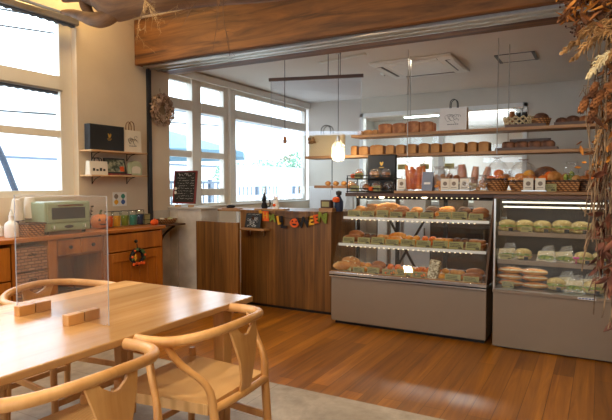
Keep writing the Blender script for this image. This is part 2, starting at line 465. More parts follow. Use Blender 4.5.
def text_mesh(body, size, depth, name, mat, parent=None, loc=(0, 0, 0), rot=(R(90), 0, 0), bold=0.0):
    cu = bpy.data.curves.new(name, 'FONT'); cu.body = body; cu.size = size; cu.extrude = depth; cu.offset = bold
    cu.align_x = 'CENTER'; cu.align_y = 'CENTER'
    t = bpy.data.objects.new(name + '_text', cu); col.objects.link(t)
    dg = bpy.context.evaluated_depsgraph_get(); dg.update()
    me = bpy.data.meshes.new_from_object(t.evaluated_get(dg))
    bpy.data.objects.remove(t); bpy.data.curves.remove(cu)
    o = bpy.data.objects.new(name, me); col.objects.link(o)
    me.materials.clear(); me.materials.append(M[mat])
    if parent is not None: o.parent = parent
    o.location = loc; o.rotation_euler = rot
    return o

def smooth_path(pts, n=6):
    """Catmull-Rom through PTS."""
    P = [Vector(p) for p in pts]; out = []
    for i in range(len(P) - 1):
        p0 = P[max(i - 1, 0)]; p1 = P[i]; p2 = P[i + 1]; p3 = P[min(i + 2, len(P) - 1)]
        for k in range(n):
            t = k / n
            out.append(0.5 * ((2 * p1) + (p2 - p0) * t + (2 * p0 - 5 * p1 + 4 * p2 - p3) * t * t + (3 * p1 - p0 - 3 * p2 + p3) * t ** 3))
    out.append(P[-1]); return out

def bar_pts(mb, a, b, w, h):
    """Square bar from a to b."""
    a = Vector(a); b = Vector(b); t = (b - a).normalized()
    u = t.cross(Vector((0, 0, 1)));
    if u.length < 1e-4: u = Vector((1, 0, 0))
    u.normalize(); v = u.cross(t)
    q = lambda p: [p + u * w / 2 + v * h / 2, p - u * w / 2 + v * h / 2, p - u * w / 2 - v * h / 2, p + u * w / 2 - v * h / 2]
    return mb.hexa(q(a), q(b))

def xat(px, y):
    """World x on the plane of depth y that stands in the picture column px."""
    return y * math.tan(math.atan((px - 306) / 530) - R(29))
def zat(px, py, y):
    x = xat(px, y); d = -x * math.sin(R(29)) + y * math.cos(R(29))
    return 1.30 + (184 - py) * d / 530

ORD = ['first', 'second', 'third', 'fourth', 'fifth', 'sixth', 'seventh', 'eighth', 'ninth', 'tenth', 'eleventh', 'twelfth', 'thirteenth', 'fourteenth']

# ------------------------------------------------------------------ the setting
WX = -4.12      # inner face of the window wall
BY = 7.53       # back wall of the sales room
RX = 2.6        # wall out of view
FY = -3.0
struct('floor', MB().box(WX - .2, RX, 2.88, 10.6, -.1, 0), 'floor_wood')
struct('floor_stone', MB().box(WX - .2, RX, FY, 2.88, -.1, 0.0), 'stone')
# window wall with its openings (pieces of one wall)
w = MB()
T = WX - .16
def wall_piece(y0, y1, z0, z1): w.box(T, WX, y0, y1, z0, z1)
wall_piece(FY, BY + .1, 0, 1.03)
wall_piece(FY, BY + .1, 2.80, 3.32)
wall_piece(FY, -1.6, 1.03, 2.80); wall_piece(0.4, 0.9, 1.03, 2.80)
wall_piece(-1.6, 0.4, 1.03, 1.19); wall_piece(0.9, 3.20, 1.03, 1.19)
wall_piece(3.20, 4.36, 1.03, 2.80)
wall_piece(4.36, BY + .1, 2.52, 2.80)
struct('wall_left', w, 'plaster')
b = MB(); b.box(WX, -3.2, BY, BY + .1, 0, 2.6); b.box(-3.2, -.88, BY, BY + .1, 0, 1.02); b.box(-3.2, -.88, BY, BY + .1, 2.34, 2.6); b.box(-.88, RX, BY, BY + .1, 0, 2.6)
struct('wall_back', b, 'back_wall')
struct('wall_right', MB().box(RX, RX + .1, FY, 10.6, 0, 3.4), 'dark_wood')
b = MB(); b.box(WX, -3.4, FY - .1, FY, 0, 3.4); b.box(1.6, RX, FY - .1, FY, 0, 3.4); b.box(-3.4, 1.6, FY - .1, FY, 2.6, 3.4); b.box(-3.4, 1.6, FY - .1, FY, 0, 1.25); b.box(.4, 1.6, FY - .1, FY, 1.25, 2.6)
struct('wall_front', b, 'plaster')
struct('ceiling', MB().box(WX - .16, RX, FY - .1, 4.1, 3.3, 3.4), 'ceiling')
struct('ceiling_back', MB().box(WX - .16, RX, 4.4, BY + .1, 2.60, 2.7), 'ceiling')
struct('wall_header', MB().box(WX, RX, 4.0, 4.42, 2.94, 3.32), 'plaster')
struct('beam', MB().box(WX + .005, RX, 3.87, 4.42, 2.49, 2.94), 'beam', .012)
# sliding door track under the beam, channel down the wall
t = MB()
for y in (3.93, 4.03, 4.13): t.box(WX + .06, RX - .02, y, y + .012, 2.468, 2.492)
t.box(WX + .06, RX - .02, 3.93, 4.142, 2.484, 2.4925)
struct('trim_1', t, 'steel')
t = MB(); t.box(WX - .002, WX + .028, 4.03, 4.075, 0, 2.484)
struct('trim_2', t, 'dark_metal')
# kitchen beyond the pass-through
struct('kitchen_wall_back', MB().box(-4.2, RX, 10.5, 10.6, 0, 2.7), 'white')
struct('kitchen_ceiling', MB().box(-4.2, RX, BY + .1, 10.6, 2.6, 2.7), 'ceiling')
struct('kitchen_wall_left', MB().box(-4.28, -4.18, BY + .1, 10.6, 0, 2.7), 'white')

# window 1 (three tiers) and its twin out of view
def window_one(y0, y1, nm, stile):
    fx0, fx1 = WX - .13, WX - .07
    f = MB()
    a, c = y0 + .09, y1 - stile
    f.box(fx0, fx1, c, y1, 1.19, 2.80); f.box(fx0, fx1, y0, a, 1.19, 2.80)
    f.box(fx0 + .004, fx1 - .004, a, c, 2.75, 2.80); f.box(fx0 + .004, fx1 - .004, a, c, 1.19, 1.245)
    f.box(fx0 + .004, fx1 + .016, a, c, 2.125, 2.245); f.box(fx0 + .004, fx1 - .004, a, c, 1.712, 1.772)
    r = struct(nm, f, 'white_frame')
    MB().box(fx0 + .02, fx0 + .028, y0 + .085, y1 - stile + .005, 1.24, 2.745).build('pane', 'glass', r)
    return r
w1 = window_one(0.9, 3.20, 'window_1', .12)
window_one(-1.6, 0.4, 'window_3', .1)
# roller blinds of window 1
def roller(z, y0, y1, x, label, h):
    t = thing('roller_blind', label, 'blind', (x, y0, z))
    MB().box(0, .05, 0, y1 - y0, 0, h).build('cassette', 'steel' if h < .07 else 'white_frame', t, .006)
    hem = MB(); L = y1 - y0 - .06
    pts = [(.03, 0)] + [(.03 + L * i / 60, -.022 - .010 * (i % 2)) for i in range(61)] + [(.03 + L, 0)]
    hem.prism(pts, .004, 'x', .022); hem.build('hem', 'fence' if h < .1 else 'white', t)
    return t
roller(2.70, 0.95, 3.20, WX + .002, 'steel roller blind cassette rolled up along the top of the three-tier window', .055)
roller(2.105, 0.99, 3.07, WX - .068, 'pale blind rolled up under the wide upper rail of the three-tier window', .02)

# window 2: two narrow three-tier lights, one wide light with frosted bands
fx0, fx1 = WX - .12, WX - .05
f = MB()
for a, c, d in ((4.36, 4.40, 0), (4.77, 4.86, .02), (4.86, 4.96, -.01), (5.38, 5.47, 0), (5.47, 5.58, .04), (BY - .05, BY, 0)): f.box(fx0, fx1 + d, a, c, 1.03, 2.52)
for a, c, n_ in ((4.40, 4.77, 1), (4.96, 5.38, 1), (5.58, BY - .05, 0)):
    for z0, z1, d in ((2.46, 2.52, -.004), (1.03, 1.07, -.004), (2.145, 2.262, .016)) + (((1.612, 1.685, -.004), (1.16, 1.245, -.004)) if n_ else ()):
        f.box(fx0 + .004, fx1 + d, a, c, z0, z1)
w2 = struct('window_2', f, 'white_frame')
g = MB()
for a, c in ((4.39, 4.78), (4.95, 5.39), (5.57, BY - .04)): g.box(fx0 + .03, fx0 + .038, a, c, 1.06, 2.47)
g.build('pane', 'glass', w2)
fr = MB()
fr.box(fx0 + .040, fx0 + .043, 5.585, BY - .055, 1.265, 1.56); fr.box(fx0 + .040, fx0 + .043, 5.585, BY - .055, 1.075, 1.15)
fr.build('frosted_band', 'frost', w2)
struct('trim_3', MB().box(WX - .05, WX + .02, 4.36, BY, 1.03, 1.045), 'white_frame', .004)
# pale strip over the far window and the low rough wall under it
struct('trim_4', MB().box(WX, WX + .03, 4.45, BY, 2.50, 2.58), 'white_frame', .004)
p = MB(); p.box(WX, WX + .012, 4.10, 4.34, 0, 1.02)
struct('wall_low', p, 'plaster_grey_shaded')  # same wall as above; its shade is put into the greyer colour
p = MB(); p.box(WX + .003, -4.000, 4.34, 4.62, 0, 1.03); p.box(-3.992, -3.67, 4.342, 4.62, 0, 1.03); p.box(-4.0, -3.99, 4.352, 4.60, 0, 1.03)
struct('wall_stub', p, 'plaster_grey_shaded', .004)
struct('trim_5', MB().box(WX + .003, -3.65, 4.325, 4.64, 1.03, 1.05), 'plaster_grey_shaded', .003)

# pass-through frame in the back wall
f = MB()
f.box(-3.23, -.85, BY - .02, BY + .1, 2.31, 2.37); f.box(-3.23, -3.17, BY - .02, BY + .1, 1.02, 2.37); f.box(-.91, -.85, BY - .02, BY + .1, 1.02, 2.37)
f.box(-3.23, -.85, BY - .02, BY + .1, 1.0, 1.05); f.box(-2.02, -1.95, BY - .01, BY + .1, 1.05, 2.32)
kw = struct('window_4', f, 'white', .004)
MB().box(-3.18, -.9, BY + .045, BY + .05, 1.05, 2.32).build('pane', 'glass', kw)

# ------------------------------------------------------------------ outside
struct('ground_outside', MB().box(-40, WX - .3, -25, 40, -.25, -.15), 'asphalt')
fb = thing('building', 'white rendered building across the street beyond the windows', 'building', (-16, 4, -.15))
MB().box(-4, 0, -16, 22, 0, 4.6).build('wall', 'facade', fb)
e = MB(); e.box(-.1, .25, -16, 22, 4.6, 4.8); e.box(0, .06, -16, 22, 2.25, 2.32); e.build('cornice', 'fence', fb)
gate = MB()
for i in range(14): gate.box(0, .04, -15 + i * 2.4, -13.9 + i * 2.4, 3.2, 3.9)
gate.build('window_band', 'asphalt', fb)
# electric wires
for k, (y0, z0, y1, z1, lb) in enumerate([(-6, 3.1, 12, 5.0, 'upper thin overhead wire crossing the sky outside the three-tier window'),
                                  (-6, 2.78, 12, 4.75, 'second overhead wire just under the upper one outside the three-tier window'),
                                  (-6, 2.05, 12, 2.9, 'lowest thin wire slanting behind the middle light of the three-tier window')]):
    tag(MB().tube([(-9, y0, z0), (-9, (y0 + y1) / 2, (z0 + z1) / 2 - .05), (-9, y1, z1)], .016, 6).build('overhead_wire', 'ink'), lb, 'wire', 'overhead wires outside')
# cantilever parasol with a curved arm
cpole = thing('curved_post', 'dark blue grey curved post leaning outside the three-tier window', 'post', (-6.7, 4.3, -.15))
MB().tube(smooth_path([(0, 0, 0), (0, -.02, 1.1), (0, -.12, 1.5), (0, -.36, 2.05), (0, -.75, 2.5), (0, -1.3, 2.7)], 8), .040, 10).build('curved_arm', 'parasol_pole', cpole)
MB().box(-.3, .3, -.3, .3, 0, .06).build('base_plate', 'fence', cpole, .01)
pr = thing('market_parasol', 'large pale blue parasol standing on the pavement outside the narrow lights', 'parasol', (-7.5, 7.35, -.15))
MB().tube([(0, .5, 0), (0, .5, 2.52)], .035, 10).build('pole', 'fence', pr)
cp = MB(); n = 8; rr = 1.65
top = cp.bm.verts.new((0, .5, 2.52)); top2 = cp.bm.verts.new((0, .5, 2.50))
ring = []; ring2 = []
for k in range(n):
    a = k * 2 * PI / n + .2
    ring.append(cp.bm.verts.new((rr * math.cos(a), .5 + rr * math.sin(a), 2.06))); ring2.append(cp.bm.verts.new((rr * math.cos(a), .5 + rr * math.sin(a), 1.96)))
for k in range(n):
    cp.bm.faces.new((top, ring[k], ring[(k + 1) % n])); cp.bm.faces.new((ring[k], ring2[k], ring2[(k + 1) % n], ring[(k + 1) % n])); cp.bm.faces.new((top2, ring2[(k + 1) % n], ring2[k]))
cp.build('canopy', 'parasol', pr, smooth=False)
MB().box(-.4, .4, .1, .9, 0, .08).build('base_plate', 'fence', pr, .01)
# street railing
rl = thing('street_railing', 'grey railing with upright bars along the pavement outside the wide window', 'railing', (-8.2, 8, -.15))
m = MB(); m.box(-.03, .03, -2, 9, 1.46, 1.52); m.box(-.03, .03, -2, 9, .7, .76); m.build('rail', 'fence', rl)
m = MB()
for i in range(60): m.box(-.012, .012, -2 + i * .18, -1.97 + i * .18, .7, 1.46)
m.build('bar_row', 'fence', rl)
m = MB()
for i in range(6): m.box(-.04, .04, -2 + i * 2, -1.93 + i * 2, 0, 1.56)
m.build('upright_row', 'fence', rl)
# bushes
def bush(x, y, z, r, label):
    t = thing('street_bush', label, 'bush', (x, y, -.15), 0, 'bushes across the street')
    MB().tube([(0, 0, 0), (0.05, 0, z + .15)], [.09, .05], 8).build('trunk', 'twig', t)
    m = MB(); rg = random.Random(int(x * 31 + y * 17))
    for i in range(420):
        d = Vector((rg.gauss(0, 1), rg.gauss(0, 1), rg.gauss(0, 1))).normalized() * r * (rg.random() ** .4)
        c = Vector((0, 0, z + .15)) + Vector((d.x, d.y, d.z * .75))
        s = r * .10
        n1 = Vector((rg.gauss(0, 1), rg.gauss(0, 1), rg.gauss(0, 1))).normalized(); n2 = n1.cross(Vector((.3, .5, .8))).normalized(); n3 = n1.cross(n2) * .12
        m.hexa([c + n1 * s - n3 * s, c + n2 * s * .5 - n3 * s, c - n1 * s - n3 * s, c - n2 * s * .5 - n3 * s], [c + n1 * s + n3 * s, c + n2 * s * .5 + n3 * s, c - n1 * s + n3 * s, c - n2 * s * .5 + n3 * s])
    m.build('foliage', 'far_green', t, smooth=False)
bush(-13.0, 17.2, 1.7, .75, 'pale green bush across the street, nearest the middle mullion of the wide window')
bush(-12.8, 19.4, 1.75, .85, 'pale green bush across the street, between its two neighbours')
bush(-12.6, 22.0, 2.0, 1.1, 'tallest pale green bush across the street, nearest the room corner')

# ------------------------------------------------------------------ dining table and chairs
TX0, TX1, TY0, TY1 = -2.49, -1.56, .55, 2.25
tb = thing('dining_table', 'long pale oak dining table with a bare wooden top', 'table', ((TX0 + TX1) / 2, (TY0 + TY1) / 2, 0))
hx, hy = (TX1 - TX0) / 2, (TY1 - TY0) / 2
MB().box(-hx, hx, -hy, hy, .69, .72).build('tabletop', 'table_wood', tb, .006)
m = MB(); m.box(-hx + .09, hx - .09, -hy + .1, -hy + .125, .655, .69); m.box(-hx + .09, hx - .09, hy - .125, hy - .1, .655, .69)
m.box(-hx + .16, -hx + .185, -hy + .1, hy - .1, .655, .69); m.box(hx - .185, hx - .16, -hy + .1, hy - .1, .655, .69)
m.build('apron', 'chair_wood', tb, .003)
for sx in (-1, 1):
    for sy in (-1, 1):
        cx, cy = sx * (hx - .10), sy * (hy - .13)
        a, c = .036, .026
        MB().hexa([(cx + c * i, cy + c * j, 0) for i, j in ((-1, -1), (1, -1), (1, 1), (-1, 1))], [(cx + a * i, cy + a * j, .69) for i, j in ((-1, -1), (1, -1), (1, 1), (-1, 1))]).build('leg', 'chair_wood', tb, .006)

def wishbone_chair(label, loc, rz):
    """Faces local -x: rounded arm rail, forked splat, bent rear legs, corded seat."""
    t = thing('wishbone_chair', label, 'chair', loc, rz, 'wishbone chairs around the dining table')
    rail = smooth_path([(-.045, -.300, .698), (.04, -.305, .700), (.14, -.272, .706), (.225, -.175, .722), (.262, 0, .735), (.225, .175, .722), (.14, .272, .706), (.04, .305, .700), (-.045, .300, .698)], 7)
    n = len(rail); rr = []
    for i in range(n):
        u = abs(i / (n - 1) - .5) * 2
        rr.append(.0175 + .0045 * math.sin(min(1, u) * PI * .5) if u < .97 else .013)
    MB().tube(rail, rr, 12, flat=1.0).build('arm_rail', 'chair_wood', t)
    for s in (-1, 1):
        MB().tube(smooth_path([(-.225, s * .245, 0), (-.215, s * .243, .22), (-.205, s * .240, .40), (-.205, s * .240, .492)], 5), [.012] + [.0165] * 13 + [.0175, .013], 12).build('leg', 'chair_wood', t)
        pts = smooth_path([(.275, s * .185, 0), (.262, s * .185, .22), (.245, s * .190, .43), (.225, s * .208, .53), (.14, s * .262, .62), (.095, s * .287, .698)], 5)
        k = len(pts)
        MB().tube(pts, [.013 + .006 * math.sin(PI * min(1, (i + 3) / (k * .75))) if i < k * .7 else .0145 for i in range(k)], 12).build('leg', 'chair_wood', t)
        bar_pts(MB(), (-.215, s * .24, .265), (.255, s * .186, .265), .016, .034).build('stretcher', 'chair_wood', t, .004)
        bar_pts(MB(), (-.205, s * .232, .425), (.245, s * .182, .425), .026, .03).build('seat_rail', 'chair_wood', t, .008)
    bar_pts(MB(), (-.213, -.24, .22), (-.213, .24, .22), .016, .03).build('stretcher', 'chair_wood', t, .004)
    bar_pts(MB(), (.258, -.186, .20), (.258, .186, .20), .016, .03).build('stretcher', 'chair_wood', t, .004)
    m = MB(); m.tube(smooth_path([(.248, -.19, .432), (.258, -.1, .435), (.262, 0, .436), (.258, .1, .435), (.248, .19, .432)], 4), .017, 10); m.build('seat_rail', 'chair_wood', t)
    # corded seat: four facets dipping to the middle
    m = MB(); bm = m.bm; nx = 12
    grid = {}
    for lay in (0, 1):
        for i in range(nx + 1):
            for j in range(nx + 1):
                x = -.215 + .46 * i / nx; hw = .256 + (.204 - .256) * i / nx; y = -hw + 2 * hw * j / nx
                u, v = abs(i / nx - .5) * 2, abs(j / nx - .5) * 2
                d = max(u, v)
                z = .462 - .022 * (1 - d ** 2) - .010 * (d > .99)
                grid[lay, i, j] = bm.verts.new((x - .015, y, z - lay * .042))
    for i in range(nx):
        for j in range(nx):
            for lay in (0, 1): bm.faces.new([grid[lay, a, b_] for a, b_ in ((i, j), (i + 1, j), (i + 1, j + 1), (i, j + 1))])
    ed = [(i, 0) for i in range(nx)] + [(nx, j) for j in range(nx)] + [(i, nx) for i in range(nx, 0, -1)] + [(0, j) for j in range(nx, 0, -1)]
    for k in range(len(ed)):
        a, b_ = ed[k], ed[(k + 1) % len(ed)]
        bm.faces.new((grid[0, a[0], a[1]], grid[0, b_[0], b_[1]], grid[1, b_[0], b_[1]], grid[1, a[0], a[1]]))
    m.build('seat', 'seat_cord', t, angle=60)
    # forked splat
    out = [(-.038, .435), (-.040, .50), (-.056, .58), (-.082, .66), (-.098, .722), (-.060, .727), (-.042, .702), (-.014, .684), (0, .682), (.014, .684), (.042, .702), (.060, .727), (.098, .722), (.082, .66), (.056, .58), (.040, .50), (.038, .435)]
    m = MB(); A = []; B = []
    for y, z in out:
        x = .262 + .018 * math.sin((z - .435) / .29 * PI) + (-.010 * (abs(y) / .1) ** 2)
        A.append(m.bm.verts.new((x - .006, y, z))); B.append(m.bm.verts.new((x + .006, y, z)))
    h = len(out); mid = 8
    # faces as strips so the fork keeps its notch
    L = list(range(0, mid + 1)); Rr = list(range(h - 1, mid - 1, -1))
    def strip(V, flip):
        idx = [(0, 16), (1, 15), (2, 14), (3, 13)]
        for (a, b_), (c, d) in zip(idx, idx[1:]): m.bm.faces.new((V[a], V[b_], V[d], V[c]))
        m.bm.faces.new((V[3], V[13], V[9], V[8], V[7])); m.bm.faces.new((V[3], V[7], V[6])); m.bm.faces.new((V[13], V[10], V[9]))
        m.bm.faces.new((V[3], V[6], V[5], V[4])); m.bm.faces.new((V[13], V[12], V[11], V[10]))
    strip(A, 0); strip(B, 1)
    for k in range(h): m.bm.faces.new((A[k], B[k], B[(k + 1) % h], A[(k + 1) % h]))
    m.build('splat', 'chair_wood', t, .002)
    return t
wishbone_chair('pale beech wishbone chair at the table corner, its whole corded seat in view', (-1.535, 1.760, 0), R(2))
wishbone_chair('pale beech wishbone chair nearest the viewer, cut off below its curved arm rail', (-1.525, 1.095, 0), R(-2))
wishbone_chair('pale beech wishbone chair beyond the table, seen through the clear acrylic screen', (-2.52, 1.87, 0), R(180))
wishbone_chair('pale beech wishbone chair beyond the table, mostly hidden by the tabletop', (-2.46, 1.10, 0), R(181))

# acrylic screen in wooden feet
sc = thing('table_screen', 'clear acrylic screen standing in two wooden block feet on the dining table', 'screen', (-2.04, 1.475, .72))
MB().box(-.305, .305, -.002, .002, .005, .53).build('acrylic_sheet', 'acrylic', sc)
for cx in (-.187, .14):
    m = MB(); m.box(cx - .019, cx + .019, -.078, -.0025, 0, .044); m.box(cx - .019, cx + .019, .0025, .078, 0, .044); m.box(cx - .019, cx + .019, -.004, .004, 0, .0045)
    m.build('block_foot', 'chair_wood', sc, .002)

for s in (-.306, .306): MB().box(s - .001, s + .001, -.0022, .0022, .005, .53).build('sheet_edge', 'acrylic_edge', sc)
MB().box(-.305, .305, -.0022, .0022, .53, .532).build('sheet_edge', 'acrylic_edge', sc)

# ------------------------------------------------------------------ sideboard under the first window
SX = -3.72      # front face
sb = thing('sideboard', 'long honey pine sideboard with drawers standing along the window wall', 'sideboard', (WX, 2.6, 0))
D = SX - WX
MB().box(.003, D + .02, -1.9, 1.25, .868, .90).build('worktop', 'pine_top', sb, .004)
m = MB()
for a in (-1.88, -.285, .51, 1.21): m.box(.01, D - .01, a, a + .025, 0, .868)
m.box(.05, D + .004, .0, .075, 0, .868)
m.box(.01, .03, -1.88, 1.22, 0, .868); m.box(.01, D - .02, -1.88, -.28, .03, .06); m.box(.01, D - .02, .5, 1.22, .03, .06); m.box(.01, D - .02, .075, .51, .715, .73)
m.build('carcass', 'pine', sb, .002)
def drawer(y0, y1, z0, z1, knob=1):
    d = MB().box(D - .012, D + .006, y0, y1, z0, z1).build('drawer', 'pine', sb, .004)
    for k in range(knob):
        yy = y0 + (y1 - y0) * (k + .5) / knob
        q = MB(); q.ball((D + .022, yy, (z0 + z1) / 2), .016, 10); q.tube([(D, yy, (z0 + z1) / 2), (D + .02, yy, (z0 + z1) / 2)], .008, 8)
        q.build('knob', 'black_metal', d)
drawer(.53, 1.205, .70, .855)
drawer(.082, .29, .735, .855); drawer(.298, .505, .735, .855)
for i in range(4):
    q = MB().box(D - .14, D - .004, -.255, -.005, .08 + i * .19, .255 + i * .19).build('wicker_drawer', 'wicker_brick', sb, .006)
    MB().box(D - .004, D + .004, -.16, -.10, .19 + i * .19, .21 + i * .19).build('pull', 'wicker_dark', q)
for i in range(3): drawer(-.79, -.305, .10 + i * .25, .34 + i * .25)
for i in range(3): drawer(-1.30, -.80, .10 + i * .25, .34 + i * .25)
for i in range(3): drawer(-1.85, -1.31, .10 + i * .25, .34 + i * .25)
dr = MB(); dr.box(D - .012, D + .006, .53, 1.205, .06, .69); dr = dr.build('door', 'pine', sb, .003)
m = MB(); m.box(D + .006, D + .016, .53, .61, .06, .69); m.box(D + .006, D + .016, 1.125, 1.205, .06, .69); m.box(D + .006, D + .016, .61, 1.125, .06, .14); m.box(D + .006, D + .016, .61, 1.125, .61, .69)
m.build('door_frame', 'pine', dr, .003)
m = MB()
for k in range(1, 5): m.box(D + .004, D + .010, .61 + k * .103 - .004, .61 + k * .103 + .004, .14, .61)
m.build('door_bead', 'pine_top', dr, .001)
# things stored in the knee hole
def crate(y0, y1, z0, z1, label, mat):
    t = thing('storage_crate', label, 'crate', (WX + .06, (y0 + y1) / 2, z0))
    m = MB(); w_ = (y1 - y0) / 2; h = z1 - z0
    m.box(0, .28, -w_, w_, 0, .012)
    for i in range(max(2, int(h / .055))):
        z = .012 + i * .055
        m.box(.268, .28, -w_, w_, z, z + .043); m.box(0, .012, -w_, w_, z, z + .043); m.box(.012, .268, -w_, -w_ + .012, z, z + .043); m.box(.012, .268, w_ - .012, w_, z, z + .043)
    m.build('slat_box', mat, t, .002)
    m = MB()
    for sx in (.014, .254):
        for sy in (-w_ + .014, w_ - .026): m.box(sx, sx + .012, sy, sy + .012, .012, h)
    m.build('corner_post', mat, t)
    return t
crate(2.70, 2.89, .0, .44, 'brown slatted crate on the floor in the open bay of the sideboard', 'dark_wood')
crate(2.905, 3.09, .0, .40, 'darker slatted crate beside the brown one under the sideboard', 'dark_wood')

# sage green toaster oven (faces the room)
ov = thing('toaster_oven', 'sage green retro toaster oven standing on the sideboard under the window', 'toaster oven', (-3.915, 2.83, .90), R(-5))
m = MB().box(-.15, .15, -.20, .20, .022, .258); m.build('body', 'sage', ov, .012, seg=3)
fp = MB().box(.150, .158, -.185, .185, .03, .085).build('control_panel', 'sage', ov, .003)
for y in (-.135, .135):
    m = MB(); m.tube([(.158, y, .058), (.176, y, .058)], [.018, .015], 14); k_ = m.build('knob', 'sage', fp)
    MB().cbox((.178, y, .058), (.004, .005, .026), None).build('pointer', 'white', k_)
m = MB(); m.prism([(.055 * math.cos(a) * .72, .058 + .013 * math.sin(a)) for a in [k * 2 * PI / 20 for k in range(20)]], .004, 'x', .157); m.build('name_plate', 'black_metal', fp)
dd = MB().box(.150, .160, -.178, .178, .095, .246).build('door', 'sage', ov, .006)
MB().box(.159, .163, -.145, .145, .120, .212).build('door_window', 'oven_window', dd, .004)
m = MB(); m.tube([(.185, -.11, .230), (.185, .11, .230)], .007, 8)
for y in (-.10, .10): m.tube([(.158, y, .230), (.185, y, .230)], .005, 8)
m.build('handle', 'chrome', dd)
for x in (-.11, .11):
    for y in (-.16, .16): MB().lathe([(.015, 0), (.018, .024)], 10, (x, y, 0)).build('foot', 'black_metal', ov)

# paper cups, pump bottle, basket, box
def cup_stack(x, y, label, z0):
    t = thing('cup_tower', label, 'cups', (x, y, .90), 0, 'upturned cup towers by the window')
    MB().lathe([(.012, 0), (.012, z0), (.05, z0), (.05, z0 + .006), (0, z0 + .006)], 16).build('stand', 'navy' if z0 > .1 else 'steel', t)
    m = MB()
    for k in range(7):
        z = z0 + .006 + k * .013
        m.lathe([(.052 - k * .0012, z), (.053 - k * .0012, z + .004), (.050 - k * .0012, z + .012), (.049 - k * .0012, z + .013)], 20)
    zt = z0 + .006 + 7 * .013
    m.lathe([(.046, zt), (.034, zt + .075), (.030, zt + .077), (0, zt + .077)], 20)
    m.build('cup_row', 'cream_paper', t)
cup_stack(-3.99, 2.53, 'cream upturned paper cups on a stand behind the white bottle', .11)
cup_stack(-4.01, 2.65, 'cream upturned paper cups on a stand between the white bottle and the oven', .12)
bt = thing('pump_bottle', 'white ceramic bottle standing at the window end of the sideboard', 'bottle', (-3.86, 2.40, .90))
MB().lathe([(0, 0), (.046, 0), (.05, .01), (.05, .085), (.044, .105), (.02, .125), (.016, .15), (.02, .155), (.02, .165), (0, .165)], 20).build('body', 'white', bt)
MB().lathe([(.014, .165), (.012, .19), (.006, .192), (.006, .205), (0, .206)], 12).build('stopper', 'white', bt)
bx = thing('wicker_box', 'brown square wicker basket between the cup towers and the oven', 'basket', (-3.82, 2.53, .90))
m = MB(); o_, i_ = .075, .066
m.hexa([(-.06, -.06, 0), (.06, -.06, 0), (.06, .06, 0), (-.06, .06, 0)], [(-o_, -o_, .095), (o_, -o_, .095), (o_, o_, .095), (-o_, o_, .095)]); m.build('body', 'wicker', bx, .004)
MB().tube([(-o_, -o_, .097), (o_, -o_, .097), (o_, o_, .097), (-o_, o_, .097)], .007, 8, True).build('rim', 'wicker_dark', bx)
bk = thing('flour_bin', 'small white jar with a lid behind the white bottle', 'jar', (-4.05, 2.42, .90))
MB().lathe([(0, 0), (.035, 0), (.035, .06), (.03, .065), (0, .065)], 16).build('body', 'white', bk)
MB().lathe([(.03, .065), (.033, .07), (.01, .08), (.01, .09), (0, .09)], 16).build('lid', 'white', bk)

# ceramic pumpkin with a face
pk = thing('ceramic_pumpkin', 'orange ceramic pumpkin with a carved face beside the toaster oven', 'pumpkin', (-3.93, 3.27, .90), R(-25))
wob = lambda a: 1 + .05 * abs(math.sin(a * 4))
MB().lathe([(.03, 0), (.065, .012), (.082, .05), (.080, .085), (.062, .115), (.03, .128), (0, .122)], 48, wob=wob).build('body', 'pumpkin', pk)
MB().tube(smooth_path([(0, 0, .12), (.004, 0, .145), (.02, .005, .165)], 4), [.012] * 4 + [.010] * 4 + [.008], 8).build('stem', 'green_leaf', pk)
m = MB()
for s in (-1, 1): m.prism([(s * .018, .075), (s * .042, .075), (s * .030, .098)], .012, 'x', .076)
m.prism([(-.042, .052), (-.018, .038), (.018, .038), (.042, .052), (.018, .048), (-.018, .048)], .014, 'x', .074)
m.build('carved_face', 'black_felt', pk)

# row of clip jars and packets
def jar(y, mat, label, n=4, h=.125, x=-3.93):
    t = thing('packet_jar', label, 'jar', (x, y, .90), R(rng.uniform(-8, 8)), 'jars of packets on the sideboard')
    MB().lathe([(0, .0), (.044, 0), (.047, .004), (.047, h), (.04, h + .012), (.037, h + .022)], 20).build('glass_body', 'bottle_glass', t)
    w_ = MB(); w_.tube([(.040 * math.cos(a), .040 * math.sin(a), h + .022) for a in [k * 2 * PI / 20 for k in range(20)]], .0022, 6, True)
    w_.tube([(-.04, 0, h + .02), (-.052, 0, h - .01), (-.05, 0, h - .03)], .002, 6); w_.tube([(.04, 0, h + .02), (.052, 0, h), (.05, .0, h - .03)], .002, 6)
    w_.build('wire_clip', 'black_metal', t)
    for k in range(n):
        a = k * 1.57 + .4
        q = MB(); q.cbox((0, 0, .052), (.010, .052, .098), Matrix.Translation((.018 * math.cos(a), .018 * math.sin(a), .004)) @ Matrix.Rotation(a, 4, 'Z') @ Matrix.Rotation(.10, 4, 'Y'))
        q.build('packet', mat, t, .004)
    return t
for y, mt, lb in ((3.36, 'orange', 'jar of orange packets next to the ceramic pumpkin'), (3.45, 'yellow', 'jar of yellow and orange packets, second from the ceramic pumpkin'),
                  (3.55, 'green_felt', 'jar of green packets between the yellow and the teal ones'), (3.65, 'teal', 'jar of teal packets in the middle of the jar row'),
                  (3.74, 'navy', 'jar of navy packets in the row on the sideboard')):
    jar(y, mt, lb)
